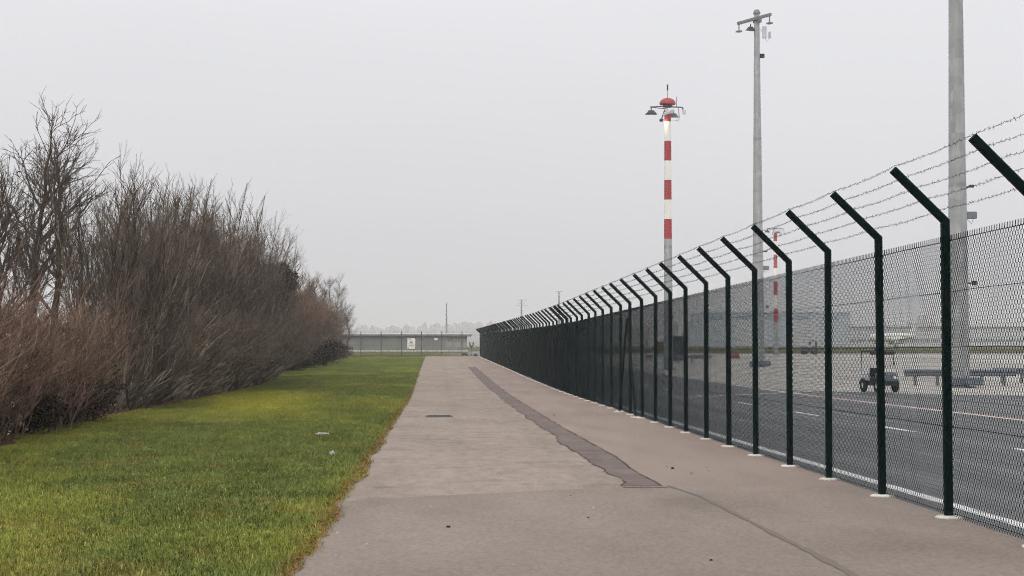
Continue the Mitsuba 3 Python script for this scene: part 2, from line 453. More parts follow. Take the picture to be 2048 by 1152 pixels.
ax = np.unique(np.concatenate([np.linspace(13.3, 30, 30), np.linspace(30, 400, 40)]))
ayk = np.array([75, 100, 141, 209, 219, 268.0])
rows = [np.column_stack([ax, np.full(len(ax), y), gz(np.full(len(ax), y)) + 0.010]) for y in ayk]
near = np.array([apron_edge(x) for x in ax])
rows = [np.column_stack([ax, near, gz(near) + 0.010])] + rows
V = np.vstack(rows); w = len(ax)
i, j = np.meshgrid(np.arange(len(rows) - 1), np.arange(w - 1), indexing='ij')
q = np.stack([i * w + j, i * w + j + 1, (i + 1) * w + j + 1, (i + 1) * w + j], -1).reshape(-1, 4)
put('apron', (V, np.vstack([q[:, :3], q[:, [0, 2, 3]]])), 'mat_apron')
tag('apron', 'pale concrete apron beyond the service road', kind='structure')
put('forecourt', strip_sheet(13.304, 400, -50, 75, 0.006, 20, 3), 'mat_road')
tag('forecourt', 'dark asphalt in front of the small utility cart', kind='structure')
for nm, p, q, wd in (('stop_line', inv(1344, 797), inv(1722, 779), 0.30), ('apron_line', inv(1464, 761), inv(1650, 769), 0.35), ('apron_line', inv(1462, 747), inv(1612, 745.5), 0.6),
                     ('apron_line', inv(1500, 735), inv(1690, 733), 0.8), ('apron_line', inv(1568, 771), inv(1690, 767), 0.3), ('apron_line', inv(1640, 716), inv(1720, 715), 0.9)):
    put(fast_number('apron__' + nm), line_mark(p, q, wd, 0.022), 'mat_marking')

# ------------------------------------------------------------------ perimeter fence
FX, H, ARM, STEP = 4.64, 2.75, 0.48, 2.49
S = 0.0375
arm_len = ARM + 0.02


def square_tube(p, q, half, roll_axis):
    """A square tube with rounded corners from p to q."""
    p, q = np.array(p, float), np.array(q, float)
    t = (q - p) / np.linalg.norm(q - p); a = np.cross(t, roll_axis); a /= np.linalg.norm(a); b = np.cross(t, a)
    c = 0.012
    sec = []
    for sx, sy in ((1, 1), (-1, 1), (-1, -1), (1, -1)):
        for da, db in ((sx * half, sy * (half - c)), (sx * (half - c), sy * half)) if sx * sy > 0 else ((sx * (half - c), sy * half), (sx * half, sy * (half - c))):
            sec.append((da, db))
    sec = np.array(sec); n = len(sec)
    r0 = p + sec[:, :1] * a + sec[:, 1:] * b; r1 = q + sec[:, :1] * a + sec[:, 1:] * b
    i = np.arange(n); j = (i + 1) % n
    f = np.vstack([np.stack([i, j, j + n], 1), np.stack([i, j + n, i + n], 1), [[0, k + 1, k] for k in range(1, n - 1)], [[n, n + k, n + k + 1] for k in range(1, n - 1)]])
    m = trimesh.Trimesh(np.vstack([r0, r1]), f, process=False)
    if m.volume < 0:
        m.invert()
    return np.array(m.vertices), np.array(m.faces)


def post_parts(height, arm, sgn=-1):
    up = square_tube([0, 0, -0.02], [0, 0, height], S, [0, 1, 0])
    ar = square_tube([-sgn * 0.012, 0, height - 0.025], [sgn * arm, 0, height + arm * 0.96], S * 0.96, [0, 1, 0])
    return up, ar


def footing_mesh(r, seed):
    g = np.random.default_rng(seed)
    n = 18; a = np.arange(n) * 2 * PI / n
    rr = r * (1 + 0.10 * g.standard_normal(n).cumsum() / 3 - 0.0)
    rr = rr * 0.5 + np.roll(rr, 1) * 0.25 + np.roll(rr, -1) * 0.25
    ring0 = np.column_stack([rr * np.cos(a), rr * np.sin(a), np.full(n, -0.03)]); ring1 = ring0 * [1, 1, 0] + [0, 0, 0.030]
    ring2 = ring0 * [0.86, 0.86, 0] + [0, 0, 0.040]
    V = np.vstack([ring0, ring1, ring2, [[0, 0, 0.045]]])
    i = np.arange(n); j = (i + 1) % n
    f = np.vstack([np.vstack([np.stack([i + o, j + o, j + o + n], 1), np.stack([i + o, j + o + n, i + o + n], 1)]) for o in (0, n)] + [np.stack([i + 2 * n, j + 2 * n, i * 0 + 3 * n], 1)])
    return V, f


def inst(key, group, to_world):
    scene[key] = {'type': 'instance', 'g': {'type': 'ref', 'id': group}, 'to_world': to_world}
    return key


up, ar = post_parts(H, ARM)
for v in range(4):
    scene[f'group_post_{v}'] = {'type': 'shapegroup', 'upright': mikit.ply(up, 'mat_post'), 'arm': mikit.ply(ar, 'mat_post'), 'footing': mikit.ply(footing_mesh(0.135, 40 + v), 'mat_footing')}
FENCE = 'mesh_fence'
tag(FENCE, 'long dark green mesh fence on the right with angled arms and barbed wire', 'fence')
Y0 = 16.33
post_y = [Y0 + STEP * k for k in range(-2, 78)]
for k, y in enumerate(post_y):
    inst(fast_number(FENCE + '__post'), f'group_post_{k % 4}', T().translate([FX + float(rng.normal(0, 0.008)), y + float(rng.normal(0, 0.012)), gz(y)]).rotate([0, 0, 1], float(rng.normal(0, 1.2))).rotate([0, 1, 0], float(rng.normal(0, 0.2))).rotate([1, 0, 0], float(rng.normal(0, 0.3))))
y = 66.3
for y in (65.4, 67.9):
    inst(fast_number(FENCE + '__post'), 'group_post_1', T().translate([FX, y, gz(y)]))


def chain_link(length, s, hh, top, r, sides=3):
    """Woven mesh: spirals s apart, half rows hh high; local y along the fence."""
    ns, nr = int(round(length / s)), int(top / hh)
    j, i = np.arange(ns), np.arange(nr + 1)
    side = np.where((i[None] + j[:, None]) % 2 == 0, -1.0, 1.0)
    Y = (j[:, None] + 0.5) * s + side * (s / 2 + r * 0.4)
    X = np.where(i[None] % 2 == 0, 1, -1) * r * 0.9 * np.where(j[:, None] % 2 == 0, 1, -1)
    P = np.stack([X, Y, np.repeat(i[None] * hh, ns, 0) + 0.03], -1)
    a = tubes(P, np.full(P.shape[:2], r), sides)
    # twisted ends standing up above the top wire
    sp = np.stack([np.array([[0, jj * s, top + 0.0], [0.004, jj * s + 0.006, top + 0.052]]) for jj in range(0, ns, 2)])
    b = tubes(sp, np.full(sp.shape[:2], r * 1.5), sides, True)
    return join(a, b)


MX = FX + 0.045
near_link = chain_link(STEP, STEP / 71, 0.0375, 2.56, 0.0029)
far_link = chain_link(STEP, STEP / 35, 0.075, 2.56, 0.0088)
scene['group_link_near'] = {'type': 'shapegroup', 'mesh': mikit.ply(near_link, 'mat_wire', True)}
scene['group_link_far'] = {'type': 'shapegroup', 'mesh': mikit.ply(far_link, 'mat_wire', True)}


def shear(dx, y0, dyz, z0):
    return T(np.array([[1, 0, 0, dx], [0, 1, 0, y0], [0, dyz, 1, z0], [0, 0, 0, 1.0]]))


for k, y in enumerate(post_y[:-1]):
    dz = (gz(y + STEP) - gz(y)) / STEP
    inst(fast_number(FENCE + '__mesh_panel'), 'group_link_near' if y < 62 else 'group_link_far', shear(MX, y, float(dz), float(gz(y))))


def wire_line(x, z, y0, y1, r, sides=4, sag=0.0, seed=0):
    g = np.random.default_rng(seed)
    ys = np.unique(np.concatenate([np.arange(y0, y1, STEP / 4), [y1]]))
    ph = ((ys - Y0) / STEP) % 1
    P = np.column_stack([np.full(len(ys), x), ys, gz(ys) + z - sag * 4 * ph * (1 - ph) + g.normal(0, 0.003, len(ys))])
    return rod(P, r, sides)


for z in (0.06, 0.85, 1.58, 2.09, 2.56):
    put(fast_number(FENCE + '__tension_wire'), wire_line(MX + 0.006, z, post_y[0], post_y[-1], 0.0032), 'mat_wire', True)


def barbed(x, z, seed):
    g = np.random.default_rng(seed)
    y0, y1 = post_y[0], post_y[-1]
    ys = np.arange(y0, y1, 0.08 if y1 < 60 else 0.1)
    ys = np.concatenate([np.arange(y0, 60, 0.04), np.arange(60, y1, 0.4)])
    ph = ((ys - Y0) / STEP) % 1
    sag = 0.008 + 0.014 * meshkit.noise(np.column_stack([np.floor((ys - Y0) / STEP) * 1.7, ys * 0 + seed, ys * 0]))
    zc = gz(ys) + z - sag * 4 * ph * (1 - ph) + 0.003 * g.standard_normal(len(ys)) * (ys < 60)
    base = np.column_stack([x + 0.004 * g.standard_normal(len(ys)) * (ys < 60), ys, zc])
    m = [rod(base, 0.0018, 4)]
    by = np.arange(y0 + 0.05, 75, 0.105) + g.normal(0, 0.012, len(np.arange(y0 + 0.05, 75, 0.105)))
    bz = np.interp(by, ys, zc)
    d = g.standard_normal((len(by), 2, 3)); d /= np.linalg.norm(d, axis=2, keepdims=True)
    c = np.column_stack([np.full(len(by), x), by, bz])
    P = np.stack([c[:, None] - d * 0.018, c[:, None] + d * 0.018], 2).reshape(-1, 2, 3)
    m.append(tubes(P, np.full(P.shape[:2], 0.0017), 3))
    return join(*m)


for k, u in enumerate((0.97, 0.76, 0.55, 0.33, 0.10)):
    put(fast_number(FENCE + '__barbed_wire'), barbed(FX - u * ARM, H + u * ARM * 0.96 + 0.045, 60 + k), 'mat_barb')
for k in (11, 30, 50, 69):
    y = Y0 + STEP * k
    for s in (-1, 1):
        ye = y + s * 1.95
        put(fast_number(FENCE + '__brace'), square_tube([FX - 0.085, y + s * 0.03, gz(y) + 2.36], [FX - 0.085, ye, gz(ye)], 0.026, [1, 0, 0]), 'mat_post')
        put(fast_number(FENCE + '__brace_footing'), moved(footing_mesh(0.13, 90 + k), FX - 0.085, ye, gz(ye)), 'mat_footing')

# ------------------------------------------------------------------ fence across the far end, sign, lamp
CYF = 218.6
CF = 'cross_fence'
tag(CF, 'thin wire fence across the far end of the path, before the low grey building', 'fence')
cross_x = [bearing(x) * CYF for x in (640, 681, 722, 762.5, 803, 843, 883.5, 924)]
for x in cross_x:
    b = fast_number(CF + '__post')
    put(b, join(square_tube([x, CYF, gz(CYF) - 0.02], [x, CYF, gz(CYF) + 2.55], 0.045, [0, 1, 0]), square_tube([x, CYF, gz(CYF) + 2.52], [x, CYF - 0.42, gz(CYF) + 3.02], 0.043, [1, 0, 0])), 'mat_dark_steel')
s0, s1 = cross_x[0], 6.2
for z in (0.05, 2.5, 1.3):
    put(fast_number(CF + '__rail_wire'), rod([[s0, CYF + 0.05, gz(CYF) + z], [s1, CYF + 0.05, gz(CYF) + z]], 0.02 if z == 0.05 else 0.006, 4), 'mat_dark_steel')
ls = chain_link(s1 - s0, 0.14, 0.14, 2.5, 0.0030)
v = ls[0][:, [1, 0, 2]] * [1, 1, 1]
put(CF + '__mesh_panel', (v + [s0, CYF + 0.06, gz(CYF)], ls[1][:, ::-1]), 'mat_grey_steel')
for u in (0.3, 0.65, 0.97):
    put(fast_number(CF + '__barbed_wire'), rod([[s0, CYF - 0.42 * u, gz(CYF) + 2.55 + 0.48 * u], [s1, CYF - 0.42 * u, gz(CYF) + 2.55 + 0.48 * u]], 0.004, 3), 'mat_dark_steel')
put(CF + '__plinth', box(s0, -1.65, CYF - 0.06, CYF + 0.03, gz(CYF) - 0.05, gz(CYF) + 0.10, 0.01), 'mat_dark_steel')


def at(px, py, y):
    return bearing(px) * y, EYE + (HZ - py) * y * (math.cos(yaw) + bearing(px) * math.sin(yaw)) / F


x0, z1 = at(814.5, 676.5, CYF - 0.12); x1, z0 = at(830.5, 698, CYF - 0.12)
yS = CYF - 0.14
tag('warning_sign', 'white notice board with a round prohibition symbol on the far fence', 'sign')
put('warning_sign__board', box(x0, x1, yS - 0.015, yS + 0.015, z0, z1, 0.004), 'mat_white_paint')
fr = 0.035
put('warning_sign__frame', join(box(x0 - fr, x1 + fr, yS - 0.01, yS + 0.02, z1 + 0.001, z1 + fr), box(x0 - fr, x1 + fr, yS - 0.01, yS + 0.02, z0 - fr, z0 - 0.001), box(x0 - fr, x0 - 0.001, yS - 0.01, yS + 0.02, z0, z1), box(x1 + 0.001, x1 + fr, yS - 0.01, yS + 0.02, z0, z1)), 'mat_dark_steel')
cx, cz, rr = (x0 + x1) / 2, z0 + (z1 - z0) * 0.60, 0.19
a = np.linspace(0, 2 * PI, 29)
put('warning_sign__symbol', join(rod(np.column_stack([cx + rr * np.cos(a), np.full(29, yS - 0.018), cz + rr * np.sin(a)]), 0.022, 4), rod([[cx - rr * 0.7, yS - 0.018, cz + rr * 0.7], [cx + rr * 0.7, yS - 0.018, cz - rr * 0.7]], 0.022, 4),
                                 box(cx - 0.11, cx + 0.07, yS - 0.02, yS - 0.016, cz - 0.03, cz + 0.06)), 'mat_print')
bars = [box(x0 + 0.12, x0 + 0.12 + wd, yS - 0.019, yS - 0.0155, z0 + h, z0 + h + 0.045) for h, wd in ((1.14, 0.46), (0.44, 0.72), (0.35, 0.66))]
put('warning_sign__text_rows', join(*bars), 'mat_grey_steel')
put('warning_sign__small_symbol', join(box(x0 + 0.12, x0 + 0.20, yS - 0.019, yS - 0.0155, z0 + 0.09, z0 + 0.18), box(x0 + 0.135, x0 + 0.185, yS - 0.019, yS - 0.0155, z0 + 0.1805, z0 + 0.24)), 'mat_print')

xa, za = at(872, 679, CYF + 3)
lx = at(883.5, 680, CYF)[0]
tag('fence_lamp', 'small white lamp box on an arm beside the post near the three doors', 'lamp')
put('fence_lamp__housing', box(xa - 0.22, xa + 0.22, CYF - 0.35, CYF - 0.1, za - 0.10, za + 0.13, 0.03), 'mat_white_paint')
put('fence_lamp__arm', rod([[xa + 0.2, CYF - 0.2, za + 0.12], [lx - 0.05, CYF - 0.06, za + 0.2]], 0.025, 6), 'mat_grey_steel')

# ------------------------------------------------------------------ low building behind the far fence
B = 'utility_building'
tag(B, 'long low grey concrete building with a flat roof behind the far fence', 'building')
BY = 330.0
bx0, bx1 = at(560, 700, BY)[0], at(934, 700, BY)[0]
bz = 1.70
bt = at(900, 672, BY)[1]
put(B + '__wall', box(bx0, bx1, BY, BY + 9, bz - 0.3, bt), 'mat_concrete')
put(B + '__roof', join(box(bx0 - 1, bx1 + 0.9, BY - 0.9, BY + 9.6, bt + 0.002, bt + 0.30, 0.03)), 'mat_grey_steel')
put(B + '__roof__gravel_stop', box(bx0 - 0.6, bx1 + 0.6, BY - 0.5, BY + 9.2, bt + 0.301, bt + 0.42, 0.02), 'mat_white_paint')
for k in range(9):
    xa = bx0 + 1.2 + k * 3.6
    put(fast_number(B + '__wall_panel'), box(xa, xa + 3.35, BY - 0.06, BY + 0.001, bz + 0.35, bt - 0.12, 0.02), 'mat_concrete')
put(B + '__plinth', box(bx0 - 0.1, bx1 + 0.2, BY - 0.12, BY - 0.001, bz - 0.3, bz + 0.22, 0.02), 'mat_footing')
for pa, pb in ((893, 905.5), (908.5, 921.5), (925, 935 - 1.5)):
    xa, xb = at(pa, 700, BY)[0], at(pb, 700, BY)[0]
    d = fast_number(B + '__door')
    put(d, box(xa, xb, BY - 0.13, BY - 0.07, bz + 0.23, bt - 0.3, 0.01), 'mat_door')
    put(d + '__lintel', box(xa, xb, BY - 0.2, BY - 0.131, bt - 0.50, bt - 0.28), 'mat_dark_steel')
    w_ = xb - xa
    put(d + '__window', box(xa + 0.18 * w_, xa + 0.38 * w_, BY - 0.16, BY - 0.131, bt - 1.05, bt - 0.62), 'mat_glass_dark')
    put(d + '__window_001', box(xa + 0.62 * w_, xa + 0.82 * w_, BY - 0.16, BY - 0.131, bt - 1.05, bt - 0.62), 'mat_glass_dark')
    put(d + '__kick_plate', box(xa + 0.05, xb - 0.05, BY - 0.15, BY - 0.131, bz + 0.3, bz + 0.75), 'mat_box_grey')

# small black things by the far corner
x, z = at(943, 690, CYF + 6)
tag('wind_sensor', 'black two pronged sensor on a thin pole right of the low building', 'sensor')
put('wind_sensor__pole', rod([[x, CYF + 6, gz(CYF + 6)], [x, CYF + 6, z - 0.42]], 0.03, 6), 'mat_dark_steel')
put('wind_sensor__fork', join(rod([[x - 0.22, CYF + 6, z + 0.4], [x - 0.2, CYF + 6, z], [x, CYF + 6, z - 0.25], [x, CYF + 6, z - 0.42]], [0.07, 0.09, 0.1, 0.07], 8), rod([[x + 0.22, CYF + 6, z + 0.4], [x + 0.2, CYF + 6, z], [x + 0.02, CYF + 6, z - 0.24]], [0.07, 0.09, 0.1], 8)), 'mat_black')
x, z = at(929, 714, CYF + 2)
m = trimesh.creation.torus(0.30, 0.12, major_sections=20, minor_sections=8)
tag('half_buried_tyre', 'black tyre half buried behind the far fence', 'tyre')
put('half_buried_tyre', moved((np.array(m.vertices)[:, [0, 2, 1]], np.array(m.faces)[:, ::-1]), x, CYF + 2, gz(CYF + 2)), 'mat_rubber', 40)
x, z = at(951.5, 711, CYF + 2)
r3 = trimesh.creation.icosphere(2); vv = np.array(r3.vertices)
vv = vv * (0.8 + 0.5 * meshkit.noise(vv * 2 + 4)[:, None]) * [0.24, 0.2, 0.2] + [x, CYF + 2, gz(CYF + 2) + 0.12]
tag('dark_rock', 'dark rock by the far end of the mesh fence', 'rock')
put('dark_rock', (vv, np.array(r3.faces)), 'mat_black', True)

# ------------------------------------------------------------------ masts
def prism_mast(h, r0, r1, sides=12):
    zs = np.array([0, h * 0.33, h * 0.3301, h * 0.66, h * 0.6601, h]); rr = np.interp(zs, [0, h], [r0, r1]); rr[[1, 3]] += 0.012
    return tubes(np.column_stack([zs * 0, zs * 0, zs])[None], rr[None], sides, True)


def flood(w=0.55):
    """A flood light: reflector box, its rim and its bracket, hanging below the origin."""
    q = trimesh.convex.convex_hull(np.array([[sx * w * a, sy * w * 0.6 * a, z] for sx in (-1, 1) for sy in (-1, 1) for a, z in ((0.28, -0.22), (0.30, -0.28), (0.5, -0.42), (0.5, -0.45))]))
    return join((np.array(q.vertices), np.array(q.faces)), box(-w * 0.62, w * 0.62, -w * 0.38, w * 0.38, -0.49, -0.451), rod([[0, 0, 0], [0, 0, -0.24]], 0.04, 6))


def galv_mast(name, x, y, label, rz, group):
    t = tag(name, label, 'light mast', group)
    z = gz(y); W = T().translate([x, y, z]).rotate([0, 0, 1], rz)
    put(t + '__pole', prism_mast(26.0, 0.46, 0.195), 'mat_galv', to_world=W)
    put(t + '__base_plate', join(lathe([(0.0, 0.0), (0.72, 0.0), (0.72, 0.06), (0.0, 0.06)], 16), box(-0.75, 0.75, -0.52, -0.47, 0.1, 0.42, 0.02)), 'mat_box_grey', to_world=W)
    W2 = T().translate([x, y, z]).rotate([0, 0, 1], -64)
    put(t + '__crossarm', join(box(-2.05, 2.05, -0.34, -0.16, 25.5, 25.72, 0.02), box(-0.3, 0.3, -0.161, 0.25, 25.35, 25.8, 0.03)), 'mat_grey_steel', to_world=W2)
    put(t + '__cap', lathe([(0, 26.0), (0.27, 26.0), (0.27, 26.08), (0.18, 26.3), (0.0, 26.36)], 16), 'mat_grey_steel', to_world=W)
    for kk, xe in enumerate((-1.9, 1.9)):
        put(t + '__end_lamp' + ('_001' if kk else ''), join(rod([[xe, -0.25, 25.5], [xe, -0.25, 25.05]], 0.05, 6), box(xe - 0.22, xe + 0.22, -0.42, -0.08, 24.93, 25.05, 0.03)), 'mat_grey_steel', to_world=W2)
    put(t + '__floodlight', moved(flood(0.55), -0.48, -0.1, 25.25, 0.5), 'mat_dark_steel', to_world=W)
    put(t + '__antenna_panel', join(box(0.40, 0.72, -0.1, 0.08, 24.2, 25.1, 0.03), rod([[0.15, 0, 24.9], [0.45, 0, 24.7]], 0.03, 6), rod([[0.6, 0, 24.2], [0.75, 0, 23.95], [0.9, 0, 24.2]], 0.02, 6), moved(box(-0.04, 0.04, -0.15, 0.15, -0.25, 0.25, 0.02), 0.95, 0, 24.45, 0.4)), 'mat_hangar_light', to_world=W)
    put(t + '__camera', join(box(0.22, 0.55, -0.12, 0.12, 22.75, 23.05, 0.03), rod([[0.15, 0, 23.0], [0.3, 0, 23.0]], 0.05, 6)), 'mat_black', to_world=W)
    put(t + '__loudspeaker', join(box(0.34, 0.80, -0.14, 0.14, 7.12, 7.42, 0.03), rod([[0.4, 0, 7.1], [0.6, 0, 6.9], [0.66, 0, 7.1]], 0.012, 5)), 'mat_box_grey', to_world=W)
    put(t + '__bracket', join(rod([[0.3, 0, 8.45], [0.62, 0, 8.5]], 0.035, 6), box(0.5, 0.7, -0.06, 0.06, 8.44, 8.56, 0.01)), 'mat_dark_steel', to_world=W)
    put(t + '__bracket_001', join(rod([[0.35, 0, 4.4], [0.68, 0, 4.4]], 0.035, 6), box(0.6, 0.78, -0.06, 0.06, 4.32, 4.5, 0.01)), 'mat_dark_steel', to_world=W)
    put(t + '__foot_cabinet', box(0.05, 0.75, -0.95, -0.62, 0.12, 0.45, 0.03), 'mat_box_grey', to_world=W)


galv_mast('galvanised_mast', bearing(1917) * 75, 75.0, 'nearest galvanised light mast, its top cut off by the picture edge', 0, 'galvanised light masts')
galv_mast('galvanised_mast_001', bearing(1516.5) * 131, 131.0, 'tall galvanised light mast with its whole head in view', 0, 'galvanised light masts')


def striped_mast(name, x, y, hh, label, dome, first, band):
    t = tag(name, label, 'light mast')
    z = gz(y); W = T().translate([x, y, z])
    top = hh
    rad = lambda q: np.interp(q, [0, hh], [0.31, 0.22])
    seq = ['red'] + ['white', 'red'] * 3
    edges = [hh, hh - first]
    for _ in seq[1:]:
        edges.append(edges[-1] - band)
    for c, a, b in zip(seq, edges[:-1], edges[1:]):
        put(numbered(t + f'__{c}_band'), rod([[0, 0, b + 0.004], [0, 0, a]], [rad(b) + 0.003, rad(a) + 0.003], 24), f'mat_{c}_paint', 40, W)
    put(t + '__grey_pole', rod([[0, 0, 0], [0, 0, edges[-1]]], [rad(0), rad(edges[-1])], 24), 'mat_galv', 40, W)
    put(t + '__base_plate', lathe([(0.0, 0.0), (0.6, 0.0), (0.6, 0.08), (0.0, 0.08)], 16), 'mat_box_grey', False, W)
    if dome:
        a = np.linspace(0, PI / 2, 8)
        put(t + '__dome', lathe([(0.0, hh + 0.42), (0.52, hh + 0.42), (0.55, hh + 0.46)] + [(0.55 * math.cos(q), hh + 0.48 + 0.40 * math.sin(q)) for q in a], 28), 'mat_red_paint', 40, W)
        put(t + '__top_antenna', join(rod([[0, 0, hh + 0.85], [0, 0, hh + 1.4]], 0.022, 6), rod([[0, 0, hh + 1.4], [0, 0, hh + 1.78]], 0.048, 8)), 'mat_dark_steel', False, W)
        put(t + '__side_antenna', rod([[0.6, 0, hh + 0.28], [0.6, 0, hh + 0.95]], 0.025, 6), 'mat_grey_steel', False, W)
    arms = [rod([[0, -0.15, hh + 0.30], [-1.2, -0.35, hh + 0.22]], 0.035, 6), rod([[0, -0.2, hh + 0.10], [-1.2, -0.35, hh + 0.20]], 0.03, 6), rod([[0, 0, hh + 0.28], [0.9, -0.2, hh + 0.22], [1.0, -0.2, hh + 0.20], [1.02, -0.2, hh - 0.2]], 0.045, 6),
            rod([[0.75, 0.1, hh + 0.2], [0.8, 0.1, hh - 0.45], [0.72, 0.1, hh - 0.62], [0.25, 0.1, hh - 0.62]], 0.022, 6), rod([[-0.2, 0, hh + 0.1], [-0.34, 0, hh - 0.3], [-0.42, 0, hh - 0.55], [-0.3, 0, hh - 0.62]], 0.03, 6), lathe([(0, hh + 0.24), (0.32, hh + 0.24), (0.32, hh + 0.34), (0, hh + 0.34)], 16)]
    put(t + '__arms', join(*arms), 'mat_dark_steel', False, W)
    put(t + '__floodlight', moved(flood(0.62), -1.15, -0.35, hh + 0.2), 'mat_dark_steel', False, W)
    put(t + '__floodlight_001', moved(flood(0.55), 0.45, 0.45, hh + 0.12), 'mat_grey_steel', False, W)
    tilt = T().translate([x + 0.06, y - 0.36, z + hh - 0.12]).rotate([0, 1, 0], -22).rotate([1, 0, 0], 25)
    put(t + '__floodlight_002', box(-0.36, 0.36, -0.09, 0.09, -0.10, 0.10, 0.03), 'mat_hangar_light', False, tilt)
    if dome:
        tl = T().translate([x - 0.42, y - 0.34, z + hh - 0.72]).rotate([0, 0, 1], -50).rotate([1, 0, 0], -35)
        put(t + '__lit_lamp', join(box(-0.12, 0.12, -0.16, 0.0, -0.09, 0.09, 0.02), rod([[0, -0.1, 0.09], [0.02, -0.12, 0.4]], 0.02, 6)), 'mat_dark_steel', False, tl)
        lens = mikit.ply((np.array([[-0.1, 0.006, -0.07], [0.1, 0.006, -0.07], [0.1, 0.006, 0.07], [-0.1, 0.006, 0.07]]), np.array([[0, 2, 1], [0, 3, 2]])), 'mat_white_paint')
        scene[t + '__lamp_lens'] = {**lens, 'to_world': tl, 'emitter': {'type': 'area', 'radiance': rgb([7.5, 6.6, 4.6]), 'sampling_weight': 0.06}}
    put(t + '__beacon', box(0.98, 1.2, -0.28, -0.12, hh - 0.25, hh + 0.05, 0.03), 'mat_hangar_light', False, W)


striped_mast('striped_mast', bearing(1336.5) * 120, 120.0, EYE + (HZ - 218) * 120 / F - gz(120), 'red and white striped mast with a red dome on top', True, 0.73, 1.315)
striped_mast('striped_mast_001', bearing(1551.5) * 238, 238.0, EYE + (HZ - 459) * 238 / F - gz(238), 'smaller far red and white striped mast seen through the barbed wire', False, 1.45, 1.79)
for nm, px, py, y, lab in (('distant_mast', 893, 609, 760, 'faint thin mast in the fog above the low building'), ('distant_mast_001', 1043, 600, 700, 'faint mast with a cross shaped head left of a second one above the fence'), ('distant_mast_002', 1118, 583, 640, 'faint mast with a flat head, right one of two above the fence')):
    x, z = at(px, py, y)
    t = tag(nm, lab, 'light mast')
    b = gz(y)
    put(t + '__pole', rod([[x, y, b], [x, y, z]], [0.5, 0.22], 10), 'mat_grey_steel', 40)
    w_ = {'distant_mast': 0.55, 'distant_mast_001': 1.9, 'distant_mast_002': 1.2}[nm]
    hd = [box(x - w_, x + w_, y - 0.3, y + 0.3, z - 0.1, z + 0.25, 0.03)]
    if nm == 'distant_mast_001':
        hd += [box(x - 1.2, x + 1.2, y - 0.3, y + 0.3, z - 1.4, z - 1.1, 0.03), box(x - 2.4, x + 2.4, y - 0.25, y + 0.25, z - 2.2, z - 1.95, 0.03)]
    if nm == 'distant_mast':
        hd += [box(x - 0.4, x + 0.4, y - 0.4, y + 0.4, z + 0.251, z + 0.9, 0.1)]
    put(t + '__head', join(*hd), 'mat_hangar_light')

# ------------------------------------------------------------------ things on the apron
def wheel(cx, cy, cz, r, w, rz=0):
    prof = [(r * 0.45, -w / 2), (r * 0.9, -w / 2), (r, -w * 0.32), (r, w * 0.32), (r * 0.9, w / 2), (r * 0.45, w / 2), (r * 0.45, -w / 2)]
    v, f = lathe(prof, 22)
    h = lathe([(0, -w * 0.3), (r * 0.45, -w * 0.3), (r * 0.45, w * 0.3), (0, w * 0.3)], 16)
    R = lambda m: moved((np.asarray(m[0])[:, [2, 0, 1]], m[1]), cx, cy, cz)
    return R((v, f)), R(h)


